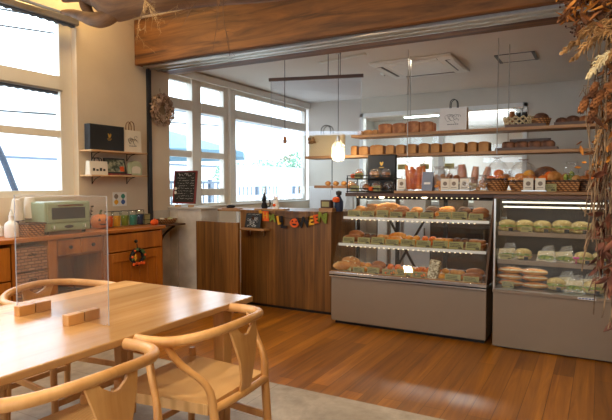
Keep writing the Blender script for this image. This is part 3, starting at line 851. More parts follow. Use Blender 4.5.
# wire basket at the end of the row
wb = thing('wire_rack', 'small black wire rack holding dark packets at the sideboard end', 'rack', (-3.95, 3.81, .90))
m = MB()
for z in (.005, .05, .10): m.tube([(-.06, -.05, z), (.06, -.05, z), (.06, .05, z), (-.06, .05, z)], .0025, 6, True)
for k in range(5):
    for sy in (-.05, .05): m.tube([(-.06 + k * .03, sy, .005), (-.06 + k * .03, sy, .10)], .0018, 6)
m.build('wire_frame', 'black_metal', wb)
for k in range(3): MB().cbox((-.04 + k * .038, 0, .058), (.018, .078, .095)).build('packet', ('navy', 'black_card', 'khaki_card')[k], wb, .004)
m = MB()
for s in (-1, 1): m.ball((0, s * .018, .030), (.028, .026, .028), 12)
m.tube([(0, 0, .05), (.004, 0, .068)], .006, 8)
tag(m.build('squash_ornament', 'orange', loc=(-3.79, 3.79, .898)), 'small bright orange squash ornament at the worktop corner', 'ornament')
# bracket shelf with an oval wicker basket
br = thing('bracket_shelf', 'small dark shelf on a curved black bracket past the sideboard end', 'shelf', (WX + .012, 4.16, .868))
MB().box(0, .26, -.14, .14, 0, .018).build('board', 'dark_wood', br, .003)
m = MB(); m.tube(smooth_path([(.23, 0, -.005), (.17, 0, -.04), (.07, 0, -.12), (.012, 0, -.26)], 5), .012, 8); m.box(0, .012, -.012, .012, -.28, 0); m.build('bracket', 'black_metal', br)
ob = thing('oval_basket', 'shallow oval wicker basket on the small bracket shelf', 'basket', (WX + .14, 4.16, .886))
MB().lathe([(0, 0), (.07, 0), (.085, .02), (.098, .05), (.094, .05), (.08, .02), (.065, .006), (0, .006)], 28, sx=.95, sy=1.25).build('body', 'wicker', ob)
for k, (dx, dy) in enumerate(((-.03, -.04), (.03, .02), (-.01, .06))):
    m = MB(); m.cbox((dx, dy, .045), (.05, .05, .03), None); tag(m.build('wrapped_sweet', ('cream_paper', 'tea_bag', 'khaki_card')[k], loc=(WX + .14, 4.16, .886)), ('cream', 'pale green', 'olive')[k] + ' wrapped sweet lying in the oval wicker basket', 'sweet', 'sweets in the oval basket').modifiers.new('bevel', 'BEVEL').width = .012

# Halloween wreath on the sideboard knob
hw = thing('halloween_wreath', 'small dark twig wreath with orange letters and leaves hung on the drawer knob', 'wreath', (SX + .035, 3.47, .635))
m = MB()
for k in range(5):
    pts = [(.010 * math.sin(a * 3 + k), (.068 + .010 * math.sin(a * (3 + k) + k)) * math.cos(a), (.068 + .010 * math.cos(a * (2 + k))) * math.sin(a)) for a in [i * 2 * PI / 40 for i in range(40)]]
    m.tube(pts, .009, 6, True)
m.build('twig_ring', 'black_felt', hw)
m = MB()
for k in range(16):
    a = rng.uniform(-.3, PI + .3)
    c = Vector((.014, .072 * math.cos(a), .072 * math.sin(a))); d = Vector((.2, rng.uniform(-1, 1), rng.uniform(-1, 1))).normalized() * .022; e = d.cross(Vector((1, 0, 0))) * .5
    m.hexa([c - d, c + e, c + d, c - e], [v + Vector((.004, 0, 0)) for v in (c - d, c + e, c + d, c - e)])
m.build('leaf_spray', 'green_leaf', hw)
m = MB()
for k in range(5): m.ball((.018, -.06 + k * .03, -.062 + .006 * (k % 2)), (.010, .014, .016), 10)
for a, r_ in ((.2, .013), (PI - .1, .012), (2.2, .011)): m.ball((.016, .075 * math.cos(a), .075 * math.sin(a)), r_, 10)
m.build('pumpkin_charm', 'orange', hw)
MB().prism([(-.055, .0), (-.035, .03), (-.028, -.01), (-.045, -.03)], .012, 'x', .010).build('moon_charm', 'yellow', hw)
MB().tube([(0, 0, .075), (-.006, 0, .12)], .004, 6).build('hanging_loop', 'black_felt', hw)

# ------------------------------------------------------------------ wall shelves with bags
def wall_shelf(y0, y1, z, label):
    t = thing('wall_shelf', label, 'shelf', (WX, (y0 + y1) / 2, z), 0, 'two narrow wall shelves')
    h = (y1 - y0) / 2
    MB().box(.001, .155, -h, h, -.015, 0).build('board', 'pale_shelf', t, .002)
    for s in (-1, 1):
        m = MB(); y = s * h * .62
        m.box(0, .004, y - .004, y + .004, -.085, -.015); m.box(0, .12, y - .004, y + .004, -.019, -.015); m.tube(smooth_path([(.11, y, -.019), (.05, y, -.035), (.004, y, -.08)], 4), .0028, 6)
        m.build('bracket', 'black_metal', t)
wall_shelf(3.215, 3.885, 1.61, 'upper narrow wooden shelf on black brackets carrying the black box')
wall_shelf(3.215, 3.88, 1.385, 'lower narrow wooden shelf on black brackets carrying the picture frame')
def emblem(parent, x, y, z, s, mat):
    """Little gold crest: head, wings and two text lines."""
    m = MB()
    m.prism([(y - .5 * s, z + .9 * s), (y - .2 * s, z + .95 * s), (y, z + .6 * s), (y + .3 * s, z + 1.0 * s), (y + .55 * s, z + .7 * s), (y + .35 * s, z + .2 * s), (y + .15 * s, z), (y - .2 * s, z), (y - .3 * s, z + .4 * s)], .001, 'x', x)
    for k in range(6): m.box(x, x + .001, y - .6 * s + k * .2 * s, y - .48 * s + k * .2 * s, z - .35 * s, z - .15 * s)
    for k in range(4): m.box(x, x + .001, y - .4 * s + k * .2 * s, y - .28 * s + k * .2 * s, z - .6 * s, z - .48 * s)
    m.build('emblem', mat, parent)
gb = thing('gift_box', 'large flat black gift box with a gold emblem on the upper wall shelf', 'box', (WX + .035, 3.435, 1.61), R(0))
MB().box(0, .075, -.195, .195, 0, .235).build('body', 'black_card', gb, .002)
MB().box(.0755, .0765, -.188, .188, .205, .206).build('lid_seam', 'ink', gb)
emblem(gb, .0762, .02, .12, .042, 'gold')
def paper_bag(name, loc, rz, wd, h, d, mat, label, handle, mk, hm='black_metal', hs=1):
    """Stands with its printed face towards local +x."""
    t = thing(name, label, 'bag', loc, rz)
    m = MB(); m.hexa([(-d / 2, -wd / 2, 0), (d / 2, -wd / 2, 0), (d / 2, wd / 2, 0), (-d / 2, wd / 2, 0)], [(-d * .3, -wd / 2, h), (d * .36, -wd / 2, h), (d * .36, wd / 2, h), (-d * .3, wd / 2, h)]); m.build('body', mat, t, .002)
    if handle:
        m = MB()
        for x in (-d * .22, d * .28):
            q = wd * .19 * hs
            m.tube(smooth_path([(x, -q, h - .01), (x, -q * .9, h + handle * .7), (x, 0, h + handle), (x, q * .9, h + handle * .7), (x, q, h - .01)], 5), .004, 8)
        m.build('handle', hm, t)
    if mk:
        m = MB(); rg = random.Random(len(label)); X = lambda z: d * .5 - d * .14 * z / h + .0015
        for k in range(7):
            cy, cz = rg.uniform(-.2, .2) * wd, h * rg.uniform(.4, .68); r_ = wd * rg.uniform(.06, .13)
            m.tube([(X(cz), cy + r_ * math.cos(a) * (1 + .2 * math.sin(3 * a)), cz + r_ * math.sin(a)) for a in [i * .45 for i in range(12)]], .0012, 5)
        for k in range(6): m.box(X(h * .3), X(h * .3) + .001, (-.2 + k * .07) * wd, (-.155 + k * .07) * wd, h * .27, h * .30)
        m.build('printed_sketch', 'ink', t)
    return t
paper_bag('carrier_bag', (WX + .065, 3.745, 1.61), 0, .225, .215, .08, 'cream_paper', 'cream carrier bag with a line sketch beside the black gift box', .085, 1, 'dry_leaf', .8)
sbag = paper_bag('pocket_bag', (WX + .075, 3.335, 1.385), 0, .20, .125, .07, 'cream_paper', 'small cream bag with a dark handle and printed letters on the lower wall shelf', .03, 0, 'black_metal', 1.1)
m = MB()
for k, ch in enumerate((.9, .6, 1, .7)):
    m.box(.0335, .0345, -.07 + k * .038, -.045 + k * .038, .035, .035 + .028 * ch); m.box(.0345, .0350, -.064 + k * .038, -.052 + k * .038, .044, .05)
m.build('printed_letters', 'ink', sbag)
pf = thing('photo_frame', 'dark framed colour picture leaning on the lower wall shelf', 'picture', (WX + .075, 3.56, 1.385))
tl = Matrix.Rotation(R(-12), 4, 'Y')
m = MB(); m.cbox((0, 0, .075), (.014, .25, .15), tl); m.build('frame', 'ink', pf, .002)
MB().cbox((.008, 0, .075), (.002, .215, .118), tl).build('picture', two_tone('leafy_picture', (60, 70, 40), (176, 176, 140), 22, .4, bmp=0), pf)
MB().cbox((.0092, .07, .045), (.0012, .05, .05), tl).build('picture_patch', 'orange', pf)
tag(MB().box(-.05, .05, -.13, .13, 0, .014).build('stand_board', 'red_frame', bevel=.002, loc=(WX + .085, 3.565, 1.3852)), 'red brown thin board under the leaning picture', 'board').location.z = 1.385
pf.location.z = 1.399
gc = thing('green_pouch', 'pale green rounded gift pouch at the end of the lower wall shelf', 'pouch', (WX + .075, 3.785, 1.385))
out = [(-.075, 0), (.075, 0), (.082, .09), (.06, .13), (0, .145), (-.06, .13), (-.082, .09)]
MB().prism(out, .045, 'x', -.02).build('body', 'tea_bag', gc, .006)
MB().prism([(y * .7, .02 + z * .5) for y, z in out], .002, 'x', .0255).build('label_patch', 'cream_paper', gc)

# cards pinned on the wall
cd = thing('drawing_card', 'white card with four small coloured drawings pinned above the jars', 'card', (WX, 3.66, 1.085))
MB().box(0, .004, -.085, .085, 0, .135).build('sheet', 'white_paper', cd)
for k, (y, z, mt) in enumerate(((-.045, .095, 'grey_lam'), (.04, .095, 'teal'), (-.045, .04, 'yellow'), (.04, .04, 'label_blue'))):
    MB().prism([(y + .026 * math.cos(a) * (.8 + .2 * math.cos(2 * a)), z + .026 * math.sin(a)) for a in [i * PI / 8 for i in range(16)]], .0015, 'x', .004).build('drawing', mt, cd)
sp = thing('wire_flower', 'dark wire sprig standing on the sideboard behind the pumpkin', 'ornament', (WX + .08, 3.22, .90))
m = MB()
for k in range(12):
    a = k * 2.4; r_ = .03 + .05 * rng.random(); h = .12 + .09 * rng.random()
    m.tube(smooth_path([(0, 0, 0), (.01 * math.cos(a), r_ * .4 * math.sin(a), h * .6), (.03 * math.cos(a), r_ * math.sin(a), h)], 4), .0022, 5); m.ball((.03 * math.cos(a), r_ * math.sin(a), h), .008, 6)
m.build('sprig', 'black_metal', sp)
MB().lathe([(0, 0), (.028, 0), (.034, .05), (.022, .075), (.018, .075), (.0, .02)], 16).build('vase', 'navy', sp)

# dried flower wreath between channel and far window
dw = thing('dried_wreath', 'round wreath of dried pale brown hydrangea petals hanging on the wall', 'wreath', (WX + .035, 4.215, 2.085))
m = MB(); m.tube([(0, .115 * math.cos(a), .115 * math.sin(a)) for a in [i * 2 * PI / 36 for i in range(36)]], .028, 8, True); m.build('twig_ring', 'twig', dw)
m = MB(); rg = random.Random(3)
for k in range(560):
    a = rg.uniform(0, 2 * PI); b_ = rg.uniform(-1.9, 1.9); rr = .115 + .05 * math.sin(b_) * rg.uniform(.8, 1.2); x = .03 + .035 * math.cos(b_) * rg.uniform(.5, 1.1) - .02
    c = Vector((x, rr * math.cos(a), rr * math.sin(a))); d = Vector((rg.uniform(-.5, 1), rg.gauss(0, 1), rg.gauss(0, 1))).normalized(); e = d.cross(Vector((.7, .2, .5))).normalized(); n_ = d.cross(e) * .0012
    s = rg.uniform(.012, .021)
    q = [c + d * s, c + e * s * .8, c - d * s, c - e * s * .8]
    m.hexa([v - n_ for v in q], [v + n_ for v in q])
m.build('petal_mass', 'hydrangea', dw, smooth=False)
MB().tube([(-.02, 0, .14), (-.025, 0, .23)], .003, 6).build('hanging_cord', 'straw', dw)

# chalkboard on the low wall
cb = thing('menu_board', 'red framed chalkboard with handwritten menu lines standing on the low grey wall', 'chalkboard', (-3.955, 4.395, 1.052), R(2))
tl = Matrix.Rotation(R(-7), 4, 'X')
MB().cbox((0, 0, .215), (.285, .012, .335), tl).build('slate', 'board', cb)
m = MB()
for cx, cz, sx, sz in ((-.147, .215, .016, .36), (.147, .215, .016, .36), (0, .043, .31, .016), (0, .387, .31, .016)): m.cbox((cx, -.004, cz), (sx, .022, sz), tl)
m.build('frame', 'red_frame', cb, .002)
m = MB(); rg = random.Random(5)
def scribble(m, x0, x1, z, h, T_, y=-.0072, r_=.0012):
    x = x0; pts = []
    while x < x1:
        pts.append(T_ @ Vector((x, y, z + rg.uniform(-h, h)))); x += rg.uniform(.005, .011)
        if rg.random() < .14 and len(pts) > 2: m.tube(pts, r_, 4); pts = []; x += .008
    if len(pts) > 1: m.tube(pts, r_, 4)
scribble(m, -.10, .11, .352, .017, tl, r_=.0018)
for k in range(9):
    z = .315 - k * .028
    scribble(m, -.105 + .02 * (k % 2), .03 + .03 * (k % 3), z, .006, tl); scribble(m, .08, .125, z, .006, tl)
m.build('chalk_lines', 'chalk', cb)
m = MB()
for z in (.20, .155): m.tube([tl @ Vector((-.125, -.007, z)), tl @ Vector((-.125, -.010, z))], .017, 14)
m.build('round_sticker', 'white_paper', cb)
for s in (-1, 1): MB().box(s * .09 - .008, s * .09 + .008, -.03, .05, 0, .022).build('foot', 'chair_wood', cb)
tag(MB().box(-.10, .12, -.05, .05, 0, .014).build('serving_tray', 'shelf_wood', bevel=.002, loc=(-3.60, 4.775, 1.02)), 'small wooden plate resting on the shelf behind the swing panel', 'tray')
sh = thing('window_ledge', 'white ledge board on legs behind the swing panel under the far window', 'ledge', (-3.62, 4.9, 0))
MB().box(-.17, .17, -.2, .25, 1.0, 1.02).build('board', 'shelf_wood', sh, .003)
for x in (-.15, .15):
    for y in (-.17, .22): MB().box(x - .012, x + .012, y - .012, y + .012, 0, 1.0).build('leg', 'white', sh)
tag(MB().ball((0, 0, .015), (.055, .03, .02), 12, .3, 20, .0).build('black_glove', 'black_felt', loc=(-3.60, 4.76, 1.034)), 'crumpled small black cloth lying on the wooden plate', 'cloth')

# ------------------------------------------------------------------ swing panel and till counter
tag(MB().box(-3.69, -3.15, 4.28, 4.315, .04, .915).build('swing_panel', 'walnut', bevel=.003), 'low walnut board panel beside the till counter, narrower than the counter', 'panel')
bpy.data.objects['swing_panel'].location = (0, 0, 0)
m = MB()
for x in (-3.65, -3.19): MB().box(x - .02, x + .02, 4.285, 4.31, 0, .05).build('foot', 'black_metal', bpy.data.objects['swing_panel'])
ct = thing('till_counter', 'tall walnut plank till counter between the swing panel and the bread showcase', 'counter', (-2.83, 4.66, 0))
m = MB().box(-.56, .53, 0, .035, .03, 1.0); m.build('front_panel', 'walnut', ct, .002)
MB().box(-.56, -.525, .035, .6, .03, 1.0).build('side_panel', 'walnut', ct, .002); MB().box(.50, .53, .035, .6, .03, 1.0).build('side_panel', 'walnut', ct, .002)
MB().box(-.565, .535, -.004, .62, 1.0, 1.025).build('worktop', 'walnut', ct, .003)
MB().box(-.54, .52, .02, .58, 0, .03).build('plinth', 'black_metal', ct)
ss = thing('sign_shelf', 'little wooden shelf on two brackets on the till counter front', 'shelf', (-3.18, 4.656, .835))
MB().box(-.165, .175, -.13, -.0, -.018, 0).build('board', 'shelf_wood', ss, .002)
for x in (-.08, .10):
    m = MB(); m.box(x - .006, x + .006, -.008, 0, -.08, -.018); m.box(x - .006, x + .006, -.06, 0, -.028, -.018); m.build('bracket', 'steel', ss)
bs = thing('sign_board', 'small chalkboard with a chalk drawing on the little counter shelf', 'chalkboard', (-3.185, 4.58, .835))
tl = Matrix.Rotation(R(-14), 4, 'X')
MB().cbox((0, 0, .085), (.195, .008, .155), tl).build('slate', 'board', bs, .002)
m = MB(); scribble(m, -.075, .075, .148, .005, tl, -.005, .0012)
for k in range(26):
    cx, cz = rg.uniform(-.075, .075), rg.uniform(.02, .115); r_ = rg.uniform(.005, .014)
    m.tube([tl @ Vector((cx + r_ * math.cos(a), -.005, cz + r_ * math.sin(a))) for a in [i * .7 for i in range(9)]], .0011, 4)
m.build('chalk_drawing', 'chalk', bs)
m = MB(); m.cbox((0, .045, .06), (.03, .004, .12), Matrix.Rotation(R(16), 4, 'X')); m.build('rear_stand', 'dark_wood', bs)

# Halloween garland along the counter front
gl = thing('halloween_garland', 'HALLOWEEN letter garland of felt tags strung along the till counter edge', 'garland', (-2.8, 4.645, .96))
xs = [xat(p, 4.645) + 2.8 for p in (266, 276, 288, 300, 312, 322, 333)]
def sag(x): return -.075 * (1 - ((x - .08) / .38) ** 2) + .035
pts = [(x, 0, sag(x) + .03) for x in [-.31 + k * .03 for k in range(27)]]
m = MB(); m.tube(pts, .0022, 6); m.build('string', 'black_felt', gl)
lets = [(-.255, 'H', 'orange', 'yellow', .12), (-.165, 'A', 'green_felt', None, .105), (-.085, 'L', 'yellow', None, .12), (-.035, 'L', 'black_felt', None, .17),
        (.095, 'O', 'orange', 'black_felt', .10), (.205, 'W', 'black_felt', None, .15), (.285, 'E', 'yellow', None, .12), (.345, 'E', 'orange', 'yellow', .11), (.415, 'N', 'green_felt', None, .14)]
for x, ch, mt, back, sz in lets:
    z = sag(x) + .0 - sz * .25 + .02
    if ch == 'O':
        tg = MB().prism([(x + .052 * math.cos(a) * (1 + .06 * math.cos(4 * a)), z - .01 + .046 * math.sin(a)) for a in [i * PI / 12 for i in range(24)]], .006, 'y', -.010).build('letter_tag', mt, gl)
        m = MB()
        for s in (-1, 1): m.prism([(x + s * .012, z), (x + s * .032, z), (x + s * .022, z + .02)], .002, 'y', -.0125)
        m.prism([(x - .03, z - .018), (x + .03, z - .018), (x + .015, z - .034), (x - .015, z - .034)], .002, 'y', -.0125)
        m.build('face', 'black_felt', tg)
    elif ch == 'H':
        tg = MB().prism([(x - .036, z + .05), (x + .036, z + .05), (x + .042, z - .055), (x - .042, z - .055)], .005, 'y', -.010).build('letter_tag', 'orange', gl)
        text_mesh(ch, .085, .0015, 'letter', 'yellow', tg, (x, -.0125, z), bold=.002)
    else:
        text_mesh(ch, sz, .003, 'letter_tag', mt, gl, (x, -.008, z), (R(90), R(rng.uniform(-12, 12)), 0), bold=.005)
for x, mt in ((-.32, 'yellow'), (.44, 'green_felt'), (-.215, 'green_felt')):
    MB().prism([(x + .028 * math.cos(a) * (.7 + .3 * math.cos(5 * a)), sag(x) + .025 * math.sin(a)) for a in [i * PI / 15 for i in range(30)]], .004, 'y', -.008).build('leaf_tag', mt, gl)

# figures on the counter
tag(MB().box(-.19, .19, -.05, .06, 0, .016).build('figure_board', 'shelf_wood', bevel=.002, loc=(-3.04, 4.73, 1.025)), 'thin wooden board on the till counter under the two figurines', 'board')
cat = thing('cat_figurine', 'black witch cat figurine in a tall hat on the till counter board', 'figurine', (-3.13, 4.73, 1.041))
MB().lathe([(0, 0), (.022, 0), (.026, .02), (.018, .045), (.012, .055)], 16).build('body', 'black_felt', cat)
m = MB(); m.ball((0, -.004, .068), (.020, .018, .018), 12)
for s in (-1, 1): m.lathe([(.007, .08), (0, .1)], 6, (s * .012, 0, 0))
m.build('head', 'black_felt', cat)
m = MB(); m.lathe([(.03, .082), (.032, .085), (.016, .088), (.010, .11), (0, .135)], 16); m.build('hat', 'black_card', cat)
cat.scale = (1.3, 1.3, 1.3)
MB().tube(smooth_path([(.02, .01, .01), (.045, .01, .02), (.05, .01, .05), (.042, .01, .07)], 4), .005, 8).build('tail', 'black_felt', cat)
gs = thing('ghost_figurine', 'white ghost figurine with an orange pumpkin on the till counter board', 'figurine', (-2.985, 4.73, 1.041))
gs.scale = (1.25, 1.25, 1.25)
MB().lathe([(0, 0), (.03, 0), (.027, .03), (.022, .065), (.018, .085), (.008, .098), (0, .1)], 16).build('body', 'white_paper', gs)
for s in (-1, 1): MB().ball((s * .008, -.019, .078), .004, 8).build('eye', 'black_felt', gs)
MB().ball((0, -.028, .030), (.014, .012, .013), 10).build('pumpkin', 'orange', gs)
for s in (-1, 1): MB().lathe([(.006, .09), (0, .112)], 6, (s * .012, 0, 0)).build('ear', 'orange', gs)
tap = MB().tube(smooth_path([(0, 0, 0), (0, 0, .07), (.03, 0, .1), (.06, 0, .075), (.06, 0, .06)], 5), .005, 8)
tag(tap.build('hook_stand', 'black_metal', loc=(-2.47, 4.9, 1.025)), 'small curved black metal hook on the till counter by the showcase', 'hook')
ord_ = thing('order_box', 'small wooden box with a printed green label on the till counter end', 'box', (-2.385, 4.75, 1.025))
MB().box(-.075, .075, -.05, .05, 0, .035).build('tray', 'shelf_wood', ord_, .003)
MB().box(-.06, .05, -.04, .04, .035, .115).build('card_box', 'dark_wood', ord_, .003)
MB().box(-.045, .035, -.0425, -.04, .05, .10).build('label_patch', 'khaki_card', ord_)
vb = thing('blue_vase', 'dark blue bottle with an orange pumpkin ornament beside the bread rack', 'bottle', (-2.30, 4.83, 1.025))
MB().lathe([(0, 0), (.04, 0), (.046, .03), (.046, .10), (.03, .13), (.02, .15), (.024, .155), (0, .155)], 16).build('body', 'navy', vb)
MB().lathe([(0, 0), (.03, .008), (.036, .03), (.028, .052), (0, .06)], 20, (0, -.062, .09), wob=lambda a: 1 + .05 * abs(math.sin(4 * a))).build('pumpkin', 'orange', vb)
MB().lathe([(.012, .155), (.028, .17), (.03, .20), (0, .21)], 14).build('stopper', 'ink', vb)
# white low cabinet at the back corner
wc = thing('white_cabinet', 'white low cabinet against the back wall behind the till counter', 'cabinet', (-3.535, 7.27, 0))
MB().box(-.30, .43, -.24, .24, .06, 1.24).build('body', 'white', wc, .004)
MB().box(-.31, .44, -.25, .25, 1.24, 1.27).build('top', 'white', wc, .004)
MB().box(-.28, .41, -.2, .22, 0, .06).build('plinth', 'black_metal', wc)
for s in (-1, 1):
    d = MB().box(.065 + s * .18 - .175, .065 + s * .18 + .175, -.258, -.24, .08, 1.22).build('door', 'white', wc, .003)
    MB().box(.065 + s * .04 - .006, .065 + s * .04 + .006, -.28, -.258, .8, 1.0).build('handle', 'chrome', d)

# ------------------------------------------------------------------ bread kinds (each built once at the origin, then copied)
def loc_mesh(name, build):
    """name, list of (part, material, MB); first entry is the thing's own mesh or None for an Empty."""
def proto(name, parts):
    """parts: [(part name, material, MB)]; a single part makes a one-mesh thing."""
    if len(parts) == 1:
        return parts[0][2].build(name, parts[0][1])
    e = bpy.data.objects.new(name, None); col.objects.link(e); e.empty_display_size = .05
    for pn, mt, m in parts: m.build(pn, mt, e)
    return e
PROTO_USED = set()
def put(p, loc, rz, label, cat, group, scale=None):
    if p.name not in PROTO_USED:
        PROTO_USED.add(p.name); o = p; o.location = loc; o.rotation_euler = (0, 0, rz)
        if scale: o.scale = scale if isinstance(scale, tuple) else (scale,) * 3
    else: o = dup(p, loc, rz, scale=scale or 1)
    return tag(o, label, cat, group)

def bun(r=.045, h=.045, nz=.10):
    m = MB(); m.ball((0, 0, h * .42), (r, r, h * .62), 16, nz, 18, 0.0); return m
def b_round(): return proto('round_bun', [('crust', 'bread', bun())])
def b_glazed(): return proto('glazed_bun', [('crust', 'bread_gold', bun(.044, .05, .05)), ('topping', 'crumb', MB().ball((0, 0, .05), (.018, .018, .006), 10, .3, 40))])
def b_oval():
    m = MB(); m.ball((0, 0, .022), (.038, .066, .03), 16, .08, 20, 0.0); return proto('oval_roll', [('crust', 'bread_brown', m)])
def b_croissant():
    m = MB(); pts = []; rr = []
    for i in range(19):
        a = -1.5 + 3.0 * i / 18
        pts.append((.055 * math.sin(a), .045 * math.cos(a) - .03, .024)); rr.append((.008 + .020 * math.cos(a * .92)) * (1 + .10 * (i % 3 == 0)))
    m.tube(pts, rr, 12); return proto('croissant', [('crust', 'bread_gold', m)])
def b_twist():
    m = MB()
    for s in (0, PI):
        m.tube([(.016 * math.cos(t * 9 + s), -.065 + .13 * t, .022 + .010 * math.sin(t * 9 + s)) for t in [i / 24 for i in range(25)]], [.010 + .008 * math.sin(PI * i / 24) for i in range(25)], 10)
    return proto('bread_twist', [('crust', 'bread_orange', m)])
def b_ring():
    m = MB(); m.tube([(.034 * math.cos(a), .034 * math.sin(a), .019) for a in [i * 2 * PI / 24 for i in range(24)]], .019, 12, True); return proto('ring_doughnut', [('crust', 'bread_brown', m)])
def b_choc():
    return proto('chocolate_bun', [('crust', 'bread_dark', bun(.046, .046, .1)), ('glaze', 'cocoa', MB().ball((0, 0, .033), (.036, .036, .018), 14, .12, 22))])
def b_danish():
    m = MB(); m.box(-.045, .045, -.045, .045, 0, .022); m.box(-.045, .045, -.045, -.030, .022, .034); m.box(-.045, .045, .030, .045, .022, .034); m.box(-.045, -.030, -.03, .03, .022, .034); m.box(.030, .045, -.03, .03, .022, .034)
    return proto('square_danish', [('crust', 'bread_gold', m), ('fruit_filling', 'filling', MB().ball((0, 0, .026), (.027, .027, .010), 12, .2, 40))])
def b_slash():
    m = MB(); m.ball((0, 0, .03), (.045, .095, .038), 18, .06, 14, 0.0)
    s = MB()
    for k in range(3): s.cbox((0, 0, 0), (.06, .010, .006), Matrix.Translation((0, -.045 + k * .045, .0655 - .010 * abs(k - 1))) @ Matrix.Rotation(R(35), 4, 'Z'))
    return proto('slashed_loaf', [('crust', 'bread', m), ('score_line', 'crumb', s)])
def b_square():
    m = MB(); m.box(-.04, .04, -.045, .045, 0, .062); o = m.build('mini_loaf', 'toast_loaf', bevel=.012, seg=3); return o
KINDS = {'round': (b_round(), 'golden brown round bun'), 'glazed': (b_glazed(), 'glazed bun with pale topping'), 'oval': (b_oval(), 'brown oval roll'), 'cro': (b_croissant(), 'golden croissant'),
         'twist': (b_twist(), 'orange twisted bread'), 'ring': (b_ring(), 'brown ring doughnut'), 'choc': (b_choc(), 'dark chocolate glazed bun'), 'danish': (b_danish(), 'square danish with filling'),
         'slash': (b_slash(), 'slashed crusty loaf'), 'mini': (b_square(), 'little square loaf')}

def price_card(loc, wd, ht, tilt, label, group, mat='khaki_card'):
    """Little card leaning back, printed lines on its face (faces local -y)."""
    T_ = Matrix.Rotation(R(-tilt), 4, 'X')
    t = thing('price_card', label, 'card', loc, 0, group)
    MB().cbox((0, 0, ht / 2), (wd, .003, ht), T_).build('sheet', mat, t)
    m = MB(); rg = random.Random(int(loc[0] * 1000) + int(loc[2] * 777))
    for k in range(3 if ht > .045 else 2):
        z = ht * (.74 - .2 * k); x = -wd * .4
        for q in range(9):
            w_ = wd * rg.uniform(.04, .11)
            if x + w_ > wd * (.38 if k else .3): break
            m.cbox((x + w_ / 2, -.0022, z), (w_, .0012, ht * .09), T_); x += w_ + wd * .022
    m.cbox((wd * .3, -.0022, ht * .18), (wd * .26, .0012, ht * .16), T_)
    m.build('printed_lines', 'ink', t)
    return t

# ------------------------------------------------------------------ slanted bread showcase
CX, CY, CW = -1.475, 4.40, .695
sc1 = thing('bread_showcase', 'taupe showcase with slanted glass front, three levels of bread and olive price cards', 'showcase', (CX, CY, 0))
MB().box(-CW, CW, 0, .60, .035, .445).build('base_cabinet', 'grey_lam', sc1, .003)
MB().box(-CW + .02, CW - .02, .05, .58, 0, .035).build('plinth', 'black_metal', sc1)
m = MB(); m.box(-CW - .012, CW + .004, -.022, .61, .445, .472); m.box(-CW - .012, CW + .004, -.022, -.012, .455, .494); m.build('sill', 'chrome', sc1, .003)
m = MB(); m.box(-CW, CW, -.012, .60, .472, .478); m.build('bottom_deck', 'shelf_wood', sc1)
m = MB(); m.box(-CW, CW, -.010, -.004, .494, .502); m.build('sill_rail', 'shelf_wood', sc1)
m = MB(); m.hexa([(-CW, .0, .50), (CW - .02, .0, .50), (CW - .02, .006, .50), (-CW, .006, .50)], [(-CW, .340, 1.18), (CW - .02, .340, 1.18), (CW - .02, .346, 1.18), (-CW, .346, 1.18)])
m.build('front_glass', 'case_glass', sc1)
MB().prism([(.008, .50), (.60, .50), (.60, 1.18), (.348, 1.18)], .006, 'x', -CW).build('side_glass', 'case_glass', sc1)
MB().prism([(.0, .478), (.60, .478), (.60, 1.18), (.345, 1.18)], .018, 'x', CW - .018).build('end_panel', 'dark_wood', sc1)
MB().box(-CW - .01, CW + .01, .325, .62, 1.18, 1.215).build('top_panel', 'dark_wood', sc1, .003)
m = MB(); m.box(-CW, -CW + .03, .575, .60, .478, 1.18); m.box(-CW + .42, -CW + .455, .57, .60, .478, 1.18); m.box(CW - .50, CW - .465, .57, .60, .478, 1.18); m.box(CW - .045, CW - .018, .575, .60, .478, 1.18)
m.box(-CW, CW, .57, .60, 1.15, 1.18); m.box(-CW, CW, .57, .60, .478, .50); m.build('rear_door_frame', 'black_metal', sc1)
MB().box(-CW + .03, CW - .05, .583, .588, .50, 1.15).build('rear_glass', 'case_glass', sc1)
SH1 = [(.985, .245), (.74, .135)]
for z, y0 in SH1:
    MB().box(-CW + .012, CW - .03, y0, .56, z - .008, z).build('glass_shelf', 'case_glass', sc1)
    MB().box(-CW + .012, CW - .03, y0 - .006, y0, z - .020, z + .004).build('shelf_rim', 'white', sc1)
    m = MB()
    for s in (-CW + .02, 0.02, CW - .06): m.box(s, s + .012, y0 + .02, .57, z - .022, z - .009)
    m.build('shelf_support', 'steel', sc1)
def led_row(z, y, n=26):
    m = MB()
    for k in range(n): m.cbox((-CW + .10 + k * (2 * CW - .25) / (n - 1), y, z), (.009, .010, .004))
    m.build('light_strip', 'led', sc1)
led_row(1.174, .375); led_row(.962, .248); led_row(.717, .138)
m = MB()
for x in (-.36, .06): m.lathe([(.018, 0), (.026, .008), (.026, .012)], 14, (x, .41, 1.166))
m.build('spot_reflection', 'bulb', sc1)  # glowing discs standing in for ceiling spots reflected along the glass top
for z in (1.14, .95, .705):
    l = bpy.data.lights.new('showcase_glow', 'AREA'); l.shape = 'RECTANGLE'; l.size = 1.2; l.size_y = .05; l.energy = 1.1; l.color = (1, .82, .55)
    o = bpy.data.objects.new('showcase_glow', l); col.objects.link(o); o.location = (CX, CY + .44, z); o.rotation_euler = (0, 0, 0)

